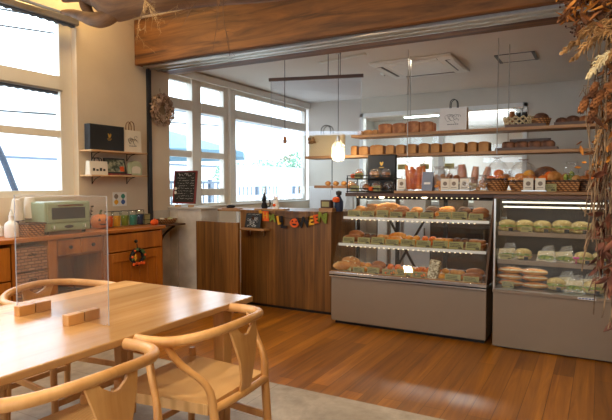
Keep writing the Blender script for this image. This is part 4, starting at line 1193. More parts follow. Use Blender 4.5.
ROWS = [('top', .988, .262, .44, ['round', 'mini', 'slash', 'oval', 'round', 'choc', 'cro', 'choc', 'oval']),
        ('middle', .743, .152, .40, ['oval', 'choc', 'round', 'cro', 'glazed', 'twist', 'danish', 'choc', 'ring']),
        ('bottom', .480, .040, .40, ['slash', 'glazed', 'oval', 'twist', 'danish', 'twist', 'glazed', 'round', 'oval'])]
for rn, z, y0, y1, slots in ROWS:
    MB().box(-CW + .03, CW - .06, y0 + .025, y0 + .125, z - .001, z + .012).build('bread_board', 'shelf_wood', sc1, .002)
    MB().box(-CW + .03, CW - .06, y0 + .125, y0 + .235, z - .001, z + .042).build('bread_riser', 'shelf_wood', sc1, .002)
    n = len(slots); x0 = -CW + .035; sw = (2 * CW - .10) / n
    cnt = {}
    for s, kd in enumerate(slots):
        p, desc = KINDS[kd]
        cx = CX + x0 + sw * (s + .5)
        across = 1 if kd in ('slash', 'oval', 'mini', 'cro') else (2 if rn != 'top' else 1)
        for line, yy in enumerate((.075, .175)):
            for a in range(across):
                c = (kd, line); cnt[c] = cnt.get(c, 0) + 1
                dx = 0 if across == 1 else (-.034 + .068 * a)
                sc_ = (1.3 if across == 1 else .84) * rng.uniform(.93, 1.05)
                put(p, (cx + dx + rng.uniform(-.006, .006), CY + y0 + yy + rng.uniform(-.008, .008), z + line * .030 + .012), rng.uniform(-.5, .5) + (PI / 2 if kd in ('slash', 'oval') else 0),
                    '%s, %s from left, %s line, %s level of slanted showcase' % (desc, ORD[cnt[c] - 1], ('front', 'back')[line], rn),
                    'bread', 'breads on the %s level of the slanted showcase' % rn, sc_)
        if not (rn == 'bottom' and s == 6):
            price_card((cx + rng.uniform(-.008, .008), CY + y0 + (.004 if rn != 'bottom' else .022), z + .001), sw * rng.uniform(.80, .95), rng.uniform(.054, .070), 12,
                       'olive price card, %s from the left on the %s level of the slanted showcase' % (ORD[s], rn), 'price cards in the slanted showcase')
# bagged bread leaning at the bottom level
bg_ = thing('bagged_bread', 'speckled paper pouch of bread leaning among the cards on the bottom showcase level', 'bread', (CX + .23, CY + .085, .48), R(8))
T_ = Matrix.Rotation(R(-14), 4, 'X') @ Matrix.Rotation(R(9), 4, 'Y')
MB().cbox((0, 0, .085), (.095, .05, .17), T_).build('pouch', two_tone('speckled_pouch', (126, 104, 70), (230, 220, 188), 60, .5, bmp=.1), bg_, .012)

# ------------------------------------------------------------------ upright sandwich showcase
DX, DY = -.725, 4.38
DWd = 1.45
sc2 = thing('sandwich_showcase', 'taupe upright glass showcase with wrapped sandwiches on three shelves', 'showcase', (DX, DY, 0))
MB().box(0, DWd, 0, .62, .012, .445).build('base_cabinet', 'grey_lam', sc2, .003)
MB().box(.02, DWd - .02, .03, .60, 0, .012).build('plinth', 'black_metal', sc2)
m = MB(); m.box(-.004, DWd, -.014, .62, .445, .468); m.build('sill', 'grey_lam', sc2, .003)
m = MB(); m.box(-.002, .014, -.012, .012, .468, 1.185); m.build('corner_post', 'steel', sc2, .002)
MB().box(.014, DWd, -.006, .0, .468, 1.185).build('front_glass', 'case_glass', sc2)
MB().box(.0, .006, .012, .60, .468, 1.185).build('side_glass', 'case_glass', sc2)
MB().box(-.004, DWd, -.014, .62, 1.185, 1.214).build('top_panel', 'dark_wood', sc2, .003)
m = MB(); m.box(.006, DWd, .60, .62, .445, 1.185); m.build('back_panel', plain('dark_case_back', (62, 56, 52), .5, .1, 5), sc2)
for z in (.92, .695):
    s_ = MB().box(.02, DWd, .085, .58, z - .012, z).build('shelf', 'grey_lam', sc2)
    MB().box(.02, DWd, .070, .085, z - .030, z + .004).build('shelf_rim', 'grey_lam', s_, .002)
MB().box(.008, DWd, .004, .60, .468, .474).build('bottom_deck', 'steel', sc2)
for y, z in ((.05, 1.158), (.13, 1.118)):
    m = MB(); m.tube([(.05, y, z), (DWd - .05, y, z)], .007, 10); m.build('light_tube', 'tube', sc2)
m = MB(); m.box(.04, DWd - .04, .03, .14, 1.170, 1.185); m.build('light_housing', 'vent_dark', sc2)
lab = MB().box(.60, .72, -.0205, -.0142, .452, .468).build('maker_plate', 'white_paper', sc2)
m = MB()
for k in range(5): m.box(.605 + k * .022, .622 + k * .022, -.0215, -.0204, .456, .464)
m.build('plate_lettering', 'label_blue', lab)
for z in (1.10, .885, .66):
    l = bpy.data.lights.new('sandwich_case_glow', 'AREA'); l.shape = 'RECTANGLE'; l.size = 1.3; l.size_y = .06; l.energy = .5; l.color = (1, .9, .68)
    o = bpy.data.objects.new('sandwich_case_glow', l); col.objects.link(o); o.location = (DX + DWd / 2, DY + .16, z); o.rotation_euler = (R(8), 0, 0)

def sandwich_roll():
    lo = MB(); lo.ball((0, 0, .022), (.072, .042, .024), 18, .06, 14, .002)
    up = MB(); up.ball((0, .006, .058), (.070, .038, .038), 18, .06, 14, .045)
    fl = MB(); fl.ball((0, -.014, .042), (.070, .038, .017), 18, .35, 50)
    hm = MB(); hm.ball((0, -.020, .034), (.072, .028, .008), 16, .3, 50)
    fm = MB(); fm.ball((0, 0, .044), (.080, .052, .056), 18, .16, 18, .0)
    tp = MB(); tp.box(.012, .045, -.054, -.048, .004, .030)
    return proto('wrapped_sandwich', [('bread_base', 'sandwich_bread', lo), ('bread_top', 'sandwich_bread', up), ('salad_filling', 'lettuce', fl), ('ham_filling', 'filling', hm), ('film_wrap', 'film', fm), ('black_sticker', 'black_card', tp)])
def sandwich_wedge():
    br = MB(); br.hexa([(-.075, -.02, 0), (.075, -.02, 0), (.075, .05, 0), (-.075, .05, 0)], [(-.07, .01, .075), (.05, .01, .085), (.05, .045, .085), (-.07, .045, .075)])
    fl = MB(); fl.ball((0, -.018, .03), (.07, .016, .022), 14, .4, 50)
    fm = MB(); fm.hexa([(-.085, -.04, .0), (.085, -.04, 0), (.085, .06, 0), (-.085, .06, 0)], [(-.02, .0, .125), (.05, .0, .135), (.05, .02, .135), (-.02, .02, .125)])
    return proto('wrapped_wedge', [('bread_slice', 'crumb', br), ('salad_filling', 'lettuce', fl), ('film_wrap', 'film_milky', fm)])
def long_roll():
    a = MB(); a.ball((0, 0, .024), (.10, .036, .026), 18, .05, 12, 0.0)
    c = MB(); c.ball((0, -.018, .030), (.092, .024, .008), 14, .3, 40)
    fm = MB(); fm.ball((0, 0, .026), (.112, .044, .034), 18, .12, 16, 0.0)
    return proto('filled_long_roll', [('crust', 'bread_gold', a), ('cream_filling', 'crumb', c), ('film_wrap', 'film', fm)])
SW, WG, LR = sandwich_roll(), sandwich_wedge(), long_roll()
gS = 'wrapped sandwiches in the upright showcase'
def xs2(px): return xat(px, DY + .15)
for k, px in enumerate((508, 525, 543, 563, 582, 600)):
    put(SW, (xs2(px), DY + .15 + .01 * (k % 2), .921), rng.uniform(-.15, .15), 'film wrapped salad roll, %s from the white post, top shelf of upright showcase' % ORD[k], 'sandwich', gS, rng.uniform(.95, 1.05))
price_card((xs2(528), DY + .092, .921), .085, .045, 12, 'olive price card on the top shelf of the upright showcase', 'price cards in the upright showcase')
for k, (px, p) in enumerate(((509, WG), (524, SW), (548, WG), (566, WG), (585, SW), (603, SW))):
    put(p, (xs2(px), DY + .15 + .01 * (k % 2), .696), rng.uniform(-.2, .2), ('pointed film sandwich wedge' if p is WG else 'film wrapped salad roll') + ', %s from the white post, middle shelf of upright showcase' % ORD[k], 'sandwich', gS, rng.uniform(.92, 1.02))
price_card((xs2(508), DY + .092, .696), .085, .045, 12, 'olive price card by the post, middle shelf of upright showcase', 'price cards in the upright showcase')
for k, (px, dz, p, dy) in enumerate(((513, 0, LR, 0), (511, .052, LR, .01), (512, .104, LR, .015), (537, 0, LR, -.01), (536, .055, LR, .01), (535, .10, LR, .02), (558, 0, SW, 0), (566, .0, WG, .11), (577, 0, WG, .0), (592, 0, WG, .10), (596, 0, SW, -.02), (603, 0, WG, .1))):
    nm = {LR: 'golden long filled roll in film', SW: 'film wrapped salad roll', WG: 'milky film wrapped wedge'}[p]
    put(p, (xs2(px), DY + .15 + dy, .475 + dz), rng.uniform(-.12, .12), nm + (', %s, bottom shelf of upright showcase' % ['lowest near the post', 'middle near the post', 'topmost near the post', 'lowest in second pile', 'middle of second pile', 'topmost of second pile'][k] if p is LR else ', %s beyond the long rolls on the bottom shelf' % ORD[k - 6]), 'sandwich', gS, rng.uniform(.95, 1.04))
price_card((xs2(511), DY + .07, .475), .09, .05, 12, 'olive price card before the long rolls, bottom shelf of upright showcase', 'price cards in the upright showcase')
rb = MB()
for s in (-1, 1): rb.ball((s * .012, 0, .045), (.011, .008, .009), 10)
rb.ball((0, 0, .045), .006, 8); rb.tube([(0, 0, .0), (0, 0, .045)], .003, 6)
tag(rb.build('ribbon_bow', 'pink', loc=(xs2(578), DY + .10, .696)), 'small pink ribbon bow on the middle shelf of the upright showcase', 'ribbon')

# ------------------------------------------------------------------ plank on top of both showcases and what stands on it
tag(MB().box(-1.66, .72, 4.66, 4.99, 1.2155, 1.24).build('counter_plank', 'shelf_wood', bevel=.003), 'long wooden plank lying across the tops of both showcases', 'plank')
PZ, PY = 1.24, 4.81
def film_bag(name, px, y, wd, h, d, label, content, group=None, film='film', pinch=.35, n=9):
    """Standing clear bag: lumpy film with pinched top, bread sticks or rolls inside."""
    t = thing(name, label, 'bread', (xat(px, y), y, PZ), R(rng.uniform(-8, 8)), group)
    m = MB(); c = MB(); rg = random.Random(int(px * 13))
    mat, shape = content
    for k in range(n):
        x = rg.uniform(-.36, .36) * wd; yy = rg.uniform(-.25, .25) * d
        if shape == 'stick': c.tube([(x, yy, h * rg.uniform(.02, .1)), (x + rg.uniform(-.03, .03), yy, h * rg.uniform(.66, .86))], [wd * .07, wd * .06], 8)
        else: c.ball((x, yy, h * (.14 + .5 * k / n)), (wd * .2, d * .25, h * .13), 10, .15, 30)
    c.build('bread_piece' if shape != 'stick' else 'bread_stick', mat, t)
    prof = [(0, 0), (.46, 0), (.5, .05), (.5, .4), (.48, .75), (.30, .9), (.40, 1.0), (.38, 1.0), (.28, .9)]
    m.lathe([(r_ * wd, z_ * h) for r_, z_ in prof], 20, sx=1, sy=d / wd, wob=lambda a: 1 + .06 * math.sin(5 * a) + .04 * math.sin(9 * a + 1))
    m.build('film_wrap', film, t)
    return t
film_bag('bagged_bread', 416, 4.78, .235, .27, .15, 'clear bag of orange bread sticks standing at the rack end of the plank', ('bread_orange', 'stick'), n=16)
def paper_pouch(px, y, wd, h, mat, label, d=.07):
    t = thing('paper_pouch', label, 'bag', (xat(px, y), y, PZ), R(rng.uniform(-6, 6)))
    MB().hexa([(-wd / 2, -d / 2, 0), (wd / 2, -d / 2, 0), (wd / 2, d / 2, 0), (-wd / 2, d / 2, 0)], [(-wd / 2, -.006, h), (wd / 2, -.006, h), (wd / 2, .006, h), (-wd / 2, .006, h)]).build('body', mat, t, .003)
    MB().box(-wd * .3, wd * .3, -d * .36, -d * .30, h * .25, h * .45).build('label_patch', 'white_paper', t)
    return t
M['pouch_grey'] = plain('blue_grey_paper', (128, 134, 150), .55, .10, 16)
M['pouch_blue'] = plain('pale_blue_paper', (150, 162, 188), .55, .10, 16)
M['rose_wrap'] = two_tone('rosy_baked_crust', (206, 118, 84), (232, 172, 130), 14, .5)
paper_pouch(428, 4.72, .10, .17, 'pouch_grey', 'blue grey paper pouch standing beside the bag of orange sticks')
film_bag('bagged_bread', 439, 4.80, .13, .22, .12, 'clear bag of pale rolls behind the blue paper pouch', ('bread', 'roll'), film='film_milky')
film_bag('bagged_bread', 441, 4.71, .12, .13, .06, 'low clear bag of golden rolls in front of the bag of pale rolls', ('bread_gold', 'roll'), n=6)
film_bag('bagged_bread', 451, 4.84, .15, .22, .14, 'clear bag of brown rolls behind the two white cards near the baguettes', ('bread_brown', 'roll'))
def baguette(px, y, ln, lean, label, mat='rose_wrap', r_=.040):
    t = thing('wrapped_baguette', label, 'bread', (xat(px, y), y, PZ), 0, 'wrapped baguettes on the plank')
    T_ = Matrix.Rotation(R(lean), 4, 'Y')
    pts = [T_ @ Vector((0, 0, r_ * .9 + ln * k / 10)) for k in range(11)]
    MB().tube(pts, [r_ * (.55 + .45 * math.sin(PI * (k + 1) / 12)) for k in range(11)], 12).build('crust', mat, t)
    MB().tube([p_ + Vector((0, -.002, 0)) for p_ in pts[1:]], [r_ * (.72 + .45 * math.sin(PI * (k + 2) / 12)) for k in range(10)], 12).build('film_wrap', 'film_milky', t)
baguette(463, 4.87, .20, -4, 'tall film wrapped rosy baguette next to the bag of brown rolls', r_=.040)
baguette(473, 4.86, .19, 6, 'second film wrapped rosy baguette, between its two neighbours', r_=.03)
baguette(482, 4.87, .19, 14, 'third film wrapped rosy baguette leaning towards the basket of orange bread', r_=.03)
film_bag('bagged_bread', 468, 4.74, .17, .12, .12, 'low clear bag of pale sliced bread lying before the baguettes', ('crumb', 'roll'), film='film_milky', n=7)
film_bag('bagged_bread', 482, 4.72, .09, .14, .07, 'narrow clear bag of pale rolls beside the first round basket', ('bread', 'roll'), film='film_milky', n=6)

def basket(px, y, r_, h, mat, label, square=False):
    t = thing('bread_basket', label, 'basket', (xat(px, y), y, PZ), 0, 'wicker baskets on the plank')
    if square:
        m = MB(); a, c = r_, r_ * .92
        m.hexa([(-c, -c * .55, 0), (c, -c * .55, 0), (c, c * .55, 0), (-c, c * .55, 0)], [(-a, -a * .58, h), (a, -a * .58, h), (a, a * .58, h), (-a, a * .58, h)]); m.build('body', mat, t, .006)
        MB().tube([(-a, -a * .58, h), (a, -a * .58, h), (a, a * .58, h), (-a, a * .58, h)], .008, 8, True).build('rim', 'wicker_dark', t)
    else:
        MB().lathe([(0, 0), (r_ * .72, 0), (r_ * .9, h * .5), (r_, h), (r_ * .94, h), (r_ * .84, h * .5), (r_ * .66, .008), (0, .008)], 28, sy=.8).build('body', mat, t)
        MB().tube([(r_ * .97 * math.cos(a), r_ * .78 * math.sin(a), h + .004 * math.sin(a * 14)) for a in [i * 2 * PI / 42 for i in range(42)]], .010, 8, True).build('rim', 'wicker_dark', t)
    return t
def rolls_in(px, y, r_, z, items, where):
    """items: (dx, dy, dz, size, kind word, material)"""
    for k, (dx, dy, dz, sz, kd, mt) in enumerate(items):
        m = MB(); s_ = sz if isinstance(sz, tuple) else (sz, sz, sz * .75); m.ball((0, 0, 0), s_, 14, .12, 18)
        o = m.build('basket_roll', mt, loc=(xat(px, y) + dx, y + dy, PZ + z + dz)); o.rotation_euler = (0, rng.uniform(-.3, .3), rng.uniform(0, 3))
        tag(o, '%s, %s one heaped in %s' % (kd, ORD[k], where), 'bread', 'rolls heaped in the wicker baskets')
def cover_film(px, y, r_, h, label):
    m = MB(); m.lathe([(r_, 0), (r_ * 1.05, .03), (r_ * .95, h * .45), (r_ * .6, h * .75), (r_ * .18, h * .9), (r_ * .35, h), (.0, h * .93)], 22, wob=lambda a: 1 + .10 * math.sin(5 * a) + .07 * math.sin(8 * a + 1), sy=.8)
    return tag(m.build('cellophane_wrap', 'film', loc=(xat(px, y), y, PZ + .07)), label, 'cellophane', 'cellophane over the baskets')
basket(497, PY, .105, .10, 'wicker', 'round wicker basket of orange rolls under cellophane beside the baguettes')
rolls_in(497, PY, .1, .10, [(-.05, -.02, 0, .042, 'orange brown roll', 'bread_orange'), (.03, -.03, 0, .045, 'orange brown roll', 'bread_orange'), (.0, .04, .0, .045, 'orange brown roll', 'bread_orange'), (.06, .03, .02, .04, 'orange brown roll', 'bread_brown'), (.01, .0, .055, .042, 'orange brown roll', 'bread_orange')], 'the round basket beside the baguettes')
cover_film(497, PY, .10, .22, 'cellophane gathered over the round basket beside the baguettes')
basket(523, PY, .125, .085, 'wicker', 'round wicker basket of yellow bread in the middle of the plank')
rolls_in(523, PY, .1, .09, [(-.07, -.03, 0, (.055, .035, .03), 'yellow long roll', 'bread_gold'), (.0, -.035, .01, (.05, .04, .034), 'yellow long roll', 'bread_gold'), (.065, -.01, .01, .048, 'yellow round bread', 'bread_gold'), (.04, .02, .055, .045, 'yellow round bread', 'yellow'), (-.03, .03, .03, .045, 'yellow round bread', 'bread_gold')], 'the round basket with yellow bread')
cover_film(523, PY, .12, .20, 'cellophane gathered over the basket of yellow bread')
basket(558, PY, .165, .085, 'wicker', 'wide square wicker basket behind an olive card near the dried flowers', True)
rolls_in(558, PY, .1, .10, [(-.11, 0, .0, (.045, .045, .035), 'brown roll', 'bread_orange'), (-.03, .0, .02, (.075, .05, .045), 'crusty pale loaf', 'bread'), (.06, .01, .01, (.05, .05, .04), 'brown roll', 'bread_brown'), (.12, .0, .0, .045, 'brown roll', 'bread'), (-.07, .05, .03, .045, 'orange roll', 'bread_orange')], 'the wide square basket')
price_card((xat(548, 4.69), 4.694, PZ + .001), .12, .06, 4, 'olive price card leaning on the front of the wide square basket', 'loose price cards on the plank')
film_bag('bagged_bread', 571, 4.80, .11, .24, .10, 'clear bag with a dark round label standing beside the square basket', ('lettuce', 'roll'), n=6)
basket(590, 4.82, .11, .09, 'wicker_dark', 'dark round basket beside the dried flower swag')
rolls_in(590, 4.82, .1, .095, [(-.05, 0, 0, .045, 'russet roll', 'bread_brown'), (.03, -.01, 0, .05, 'russet roll', 'bread_orange'), (.0, .02, .05, .045, 'russet roll', 'bread_brown')], 'the dark basket by the dried flowers')
bz = thing('hanging_loaf_bag', 'dark brown round loaf in cellophane behind the basket of yellow bread', 'bread', (xat(545, 4.9), 4.9, PZ), 0)
MB().ball((0, 0, .135), (.10, .05, .075), 16, .1, 12).build('crust', 'bread_dark', bz)
MB().ball((0, 0, .10), (.115, .06, .11), 16, .16, 14, 0.0).build('film_wrap', 'film', bz)
MB().lathe([(0, 0), (.06, 0), (.05, .07), (0, .07)], 14).build('stand', 'dark_wood', bz)
# white card pairs on a stand and olive signs on sticks
def card_pair(px, y, label, n):
    t = thing('card_stand', label, 'cards', (xat(px, y), y, PZ))
    MB().box(-.095 if n > 1 else -.03, .095 if n > 1 else .03, -.03, .03, 0, .012).build('base', 'steel', t, .002)
    for k in range(n):
        x = (-.045 + .09 * k) if n > 1 else 0
        s_ = MB().box(x - .038, x + .038, -.004, 0, .012, .108).build('sheet', 'cream_paper', t)
        m = MB(); m.prism([(x + .018 * math.cos(a), .064 + .018 * math.sin(a)) for a in [i * PI / 10 for i in range(20)]], .001, 'y', -.0052)
        m.box(x - .024, x + .024, -.0052, -.0042, .028, .033); m.build('print', 'grey_lam', s_)
card_pair(459, 4.69, 'pair of white cards on the plank in front of the baguettes', 2)
card_pair(534, 4.685, 'pair of white cards on the plank in front of the basket of yellow bread', 2)
card_pair(401.5, 4.69, 'single tall white card at the rack end of the plank', 1)
card_pair(445, 4.68, 'single white card beside the pale blue pouch on the plank', 1)
def sign_stick(px, y, label):
    t = thing('sign_card', label, 'sign', (xat(px, y), y, PZ), 0, 'olive signs on sticks')
    MB().tube([(0, 0, 0), (0, 0, .22)], .003, 6).build('stick', 'steel', t)
    MB().box(-.045, .045, -.004, -.001, .20, .25).build('sheet', 'khaki_card', t)
    m = MB()
    for k in range(3): m.box(-.035, .02 - .008 * k, -.005, -.004, .237 - .014 * k, .241 - .014 * k)
    m.build('printed_lines', 'ink', t)
sign_stick(402, 4.90, 'olive sign on a stick at the rack end of the plank')
sign_stick(424, 4.92, 'olive sign on a stick behind the blue grey pouch')
sign_stick(449, 4.92, 'olive sign on a stick behind the bag of brown rolls')

# black two-tier rack on the slanted showcase
rk = thing('bread_rack', 'black two-tier wire rack of bagged bread on top of the slanted showcase', 'rack', (-1.915, 4.83, 1.2155))
m = MB()
for x in (-.235, .235):
    for y in (-.12, .12): m.tube([(x, y, 0), (x, y, .16)], .005, 6)
m.build('upright', 'black_metal', rk)
for z in (.012, .135):
    m = MB(); m.tube([(-.24, -.125, z), (.24, -.125, z), (.24, .125, z), (-.24, .125, z)], .006, 6, True); m.tube([(-.24, -.125, z + .03), (.24, -.125, z + .03)], .004, 6)
    for k in range(12): m.tube([(-.22 + k * .04, -.125, z), (-.22 + k * .04, .125, z)], .003, 5)
    m.build('tier', 'black_metal', rk)
def lump(x, z, sx, mt, label, y=4.80):
    t = thing('bagged_roll', label, 'bread', (x, y, z), R(rng.uniform(-20, 20)), 'bagged rolls on the black rack')
    c = MB(); rg = random.Random(int(x * 997))
    for k in range(4): c.ball((rg.uniform(-.5, .5) * sx, rg.uniform(-.03, .03), .03 + rg.uniform(0, .02)), (.028, .03, .025), 10, .2, 30)
    c.build('bread_piece', mt, t)
    m = MB(); m.ball((0, 0, .040), (sx * .85, .06, .052), 16, .22, 18, 0.0); m.build('film_wrap', 'film_milky', t)
for k, (px, mt) in enumerate(((353, 'bread'), (365, 'bread_brown'), (377, 'bread_brown'), (389, 'cocoa'))):
    lump(xat(px, 4.80), 1.2155 + .019, .062, mt, 'bagged %s bread on the lower rack tier, %s from the till counter' % (('pale', 'brown', 'mixed', 'dark')[k], ORD[k]))
for k, (px, mt) in enumerate(((360, 'bread_orange'), (376, 'bread'), (386, 'bread_brown'))):
    lump(xat(px, 4.80), 1.2155 + .142, (.05, .075, .05)[k], mt, 'bagged %s bread on the upper rack tier, %s from the till counter' % (('orange', 'pale', 'brown')[k], ORD[k]))
for k, (px, z, rn) in enumerate(((354, .018, 'lower'), (375, .018, 'lower'), (358, .140, 'upper'))):
    price_card((xat(px, 4.70), 4.718, 1.2155 + z), .09, .052, 8, 'olive price card on the %s tier of the black rack, %s' % (rn, ('near the till counter', 'towards the middle', 'near the till counter')[k]), 'price cards on the black rack')
def mini_pumpkin(px, y, z, label):
    t = thing('pumpkin_ornament', label, 'pumpkin', (xat(px, y), y, z), 0, 'small orange pumpkins on the rack')
    MB().lathe([(0, 0), (.018, .002), (.026, .02), (.020, .038), (0, .042)], 24, wob=lambda a: 1 + .06 * abs(math.sin(4 * a))).build('body', 'orange', t)
    MB().tube([(0, 0, .038), (.003, 0, .052)], .004, 6).build('stem', 'green_leaf', t)
mini_pumpkin(353, 4.74, 1.357, 'small orange pumpkin ornament at the till end of the upper rack tier')
mini_pumpkin(371, 4.72, 1.234, 'small orange pumpkin ornament in the middle of the lower rack tier')
bb = thing('display_box', 'black flat box with a gold emblem standing upright behind the bread rack', 'box', (xat(382, 4.985), 4.985, 1.2155))
MB().box(-.15, .15, -.02, .02, 0, .375).build('body', 'black_card', bb, .012)
m = MB()
m.prism([(-.018, .30), (-.006, .305), (.0, .29), (.012, .308), (.02, .296), (.012, .275), (0, .262), (-.014, .278)], .001, 'y', -.0212)
for k in range(5): m.box(-.024 + k * .010, -.017 + k * .010, -.0212, -.0202, .245, .252)
m.build('emblem', 'gold', bb)

# ------------------------------------------------------------------ hanging plank shelves with loaves
def hang_shelf(x0, x1, z, label, y0=5.03, y1=5.29, rods=()):
    t = thing('hanging_shelf', label, 'shelf', ((x0 + x1) / 2, (y0 + y1) / 2, z), 0, 'plank shelves hung on steel rods')
    h = (x1 - x0) / 2; d = (y1 - y0) / 2
    MB().box(-h, h, -d, d, -.028, 0).build('board', 'shelf_wood', t, .002)
    for px, y, z0, z1, mt in rods:
        x = xat(px, y) - (x0 + x1) / 2
        MB().tube([(x, y - (y0 + y1) / 2, z0 - z), (x, y - (y0 + y1) / 2, z1 - z)], .0045, 6).build('hanging_rod', mt, t)
    return t
Z1, Z2 = 1.60, 1.805
rods = [(407, 5.024, Z1 - .04, 2.6, 'steel'), (496, 5.024, Z1 - .04, 2.6, 'steel'), (409.5, 5.296, Z1 - .04, 2.6, 'steel'), (507, 5.296, Z1 - .04, 2.6, 'steel')]
hang_shelf(-2.80, .75, Z1, 'lower long plank shelf hung on steel rods above the showcases, carrying square loaves', rods=rods)
hang_shelf(-2.26, .75, Z2, 'upper long plank shelf hung on steel rods above the showcases')
hang_shelf(-2.70, -2.32, 1.285, 'short small plank shelf hanging on a black rod over the till counter end', 5.05, 5.28, [(332, 5.045, 1.24, 1.572, 'black_metal')])
def loaf(px0, px1, z, h, label, mat='toast_loaf', y=5.13, dome=True):
    x0, x1 = xat(px0, y), xat(px1, y); w_ = (x1 - x0) / 2; d = .075
    t = MB()
    n = 8
    out = [(-w_, 0), (w_, 0), (w_ * 1.0, h * .86)] + [(w_ * math.cos(PI * k / n) * 1.0, h * .86 + h * (.14 if dome else .03) * math.sin(PI * k / n)) for k in range(1, n)] + [(-w_, h * .86)]
    t.prism(out, 2 * d, 'y', -d)
    o = t.build('square_loaf', mat, bevel=.008, seg=3, loc=((x0 + x1) / 2, y, z))
    return tag(o, label, 'bread', 'square loaves on the hanging shelves')
P1 = [(353, 360), (361, 371), (372, 386), (387.5, 396.5), (397.5, 407), (408, 418.5), (420, 431), (432, 441.5), (443, 455), (456, 466.5), (468, 478), (479, 490)]
for k, (a, c) in enumerate(P1):
    rng2 = random.Random(k)
    loaf(a + .3, c - .6, Z1, rng2.uniform(.088, .098), 'square golden loaf, %s from the black box end on the lower hanging shelf' % ORD[k])
P2 = [(360, 365.4, .04), (366, 374, .045), (375, 380, .045), (380.3, 393.5, .10), (394.5, 407, .10), (407.6, 421, .11), (421.5, 434, .10)]
for k, (a, c, h) in enumerate(P2):
    loaf(a, c - .4, Z2, h, '%s square loaf, %s from the free end of the upper hanging shelf' % ('small' if h < .06 else 'large brown', ORD[k]), 'toast_loaf' if h < .06 else 'bread_brown')
pb = paper_bag('white_carrier_bag', (xat(453, 5.14), 5.14, Z2), R(-90), .255, .215, .09, 'white_paper', 'white carrier bag with a line sketch standing on the upper hanging shelf', .085, 1, 'black_metal', .7)
hb = thing('straw_handbag', 'woven straw bag with a dark loop handle at the end of the lower hanging shelf', 'bag', (xat(327, 5.13), 5.13, Z1))
MB().hexa([(-.19, -.06, 0), (.19, -.06, 0), (.19, .06, 0), (-.19, .06, 0)], [(-.20, -.035, .235), (.20, -.035, .235), (.20, .035, .235), (-.20, .035, .235)]).build('body', 'wicker_light', hb, .008)
m = MB()
for y in (-.03, .03): m.tube(smooth_path([(-.055, y, .22), (-.055, y, .29), (-.02, y, .325), (.02, y, .325), (.055, y, .29), (.055, y, .22)], 5), .005, 8)
m.build('handle', 'black_metal', hb)
m = MB(); rg = random.Random(9)
for k in range(26):
    c = Vector((-.16 + rg.uniform(-.04, .04), -.062 + rg.uniform(-.008, .008), .17 + rg.uniform(-.03, .03))); m.ball(c, .012, 6)
m.build('flower_charm', 'straw', hb)
# small rolls on the short shelf and on the free end
for k, px in enumerate((328, 336, 344, 351)):
    m = MB(); m.ball((0, 0, .022), (.032, .035, .026), 12, .12, 20, 0.0)
    tag(m.build('dinner_roll', 'bread', loc=(xat(px, 5.14), 5.14, 1.285)), 'small pale dinner roll, %s from the window end of the short hanging shelf' % ORD[k], 'bread', 'dinner rolls on the short shelf')
# right end of the shelves
def tray(px0, px1, z, label, mat='dark_wood', y=5.14):
    x0, x1 = xat(px0, y), xat(px1, y)
    t = thing('wooden_tray', label, 'tray', ((x0 + x1) / 2, y, z)); h = (x1 - x0) / 2
    m = MB(); m.box(-h, h, -.09, .09, 0, .008); m.build('base', mat, t)
    m = MB(); m.box(-h, h, -.09, -.082, .008, .026); m.box(-h, h, .082, .09, .008, .026); m.box(-h, -h + .008, -.082, .082, .008, .026); m.box(h - .008, h, -.082, .082, .008, .026); m.build('rim', mat, t)
    return (x0 + x1) / 2
tx = tray(505, 545, Z2, 'dark wooden tray at the far end of the upper hanging shelf, under the woven basket')
wv = thing('braided_basket', 'open braided cane basket holding dark jars on the upper hanging shelf', 'basket', (xat(517, 5.14), 5.14, Z2 + .008))
m = MB()
for lv in range(4):
    z = .012 + lv * .022; r_ = .105 + lv * .005
    m.tube([(r_ * 1.02 * math.cos(a), r_ * .62 * math.sin(a), z + .010 * math.sin(a * 12 + lv * PI)) for a in [i * 2 * PI / 60 for i in range(60)]], .009, 6, True)
m.build('braid', 'wicker_light', wv)
MB().lathe([(0, 0), (.10, 0), (.10, .006), (0, .006)], 24, sy=.6).build('base', 'wicker', wv)
for k, (dx, mt, h) in enumerate(((-.055, 'bread_brown', .135), (.0, 'black_card', .12), (.05, 'ink', .125))):
    m = MB(); m.lathe([(0, 0), (.026, 0), (.026, h * .8), (.022, h * .85), (.022, h), (0, h)], 14)
    tag(m.build('storage_jar', mt, loc=(xat(517, 5.14) + dx, 5.14, Z2 + .016)), ('brown', 'black', 'dark grey')[k] + ' jar standing in the braided cane basket', 'jar')
db = thing('dough_basket', 'round brown proofing bowl with a domed dark loaf on the upper hanging shelf', 'basket', (xat(539.5, 5.14), 5.14, Z2 + .008))
MB().lathe([(0, 0), (.065, 0), (.085, .065), (.08, .065), (.06, .008), (0, .008)], 24).build('bowl', 'wicker', db)
tag(MB().ball((0, 0, .07), (.062, .062, .042), 16, .08, 12).build('domed_loaf', 'bread_dark', loc=(xat(539.5, 5.14), 5.14, Z2 + .012)), 'domed dark loaf in the round brown proofing bowl', 'bread')
tx = tray(553, 592, Z2, 'low dark tray of round loaves on the upper hanging shelf near the dried flowers')
for k, (px, r_) in enumerate(((560, .052), (571, .06), (583, .055))):
    m = MB(); m.ball((0, 0, r_ * .6), (r_, r_ * .9, r_ * .68), 14, .10, 14, 0.0)
    tag(m.build('country_loaf', ('bread_dark', 'bread_dark', 'bread_brown')[k], loc=(xat(px, 5.14), 5.14, Z2 + .008)), 'round country loaf, %s from the proofing bowl in the low dark tray' % ORD[k], 'bread', 'country loaves in the low tray')
tx = tray(496, 557, Z1, 'long dark tray of rye loaves on the lower hanging shelf')
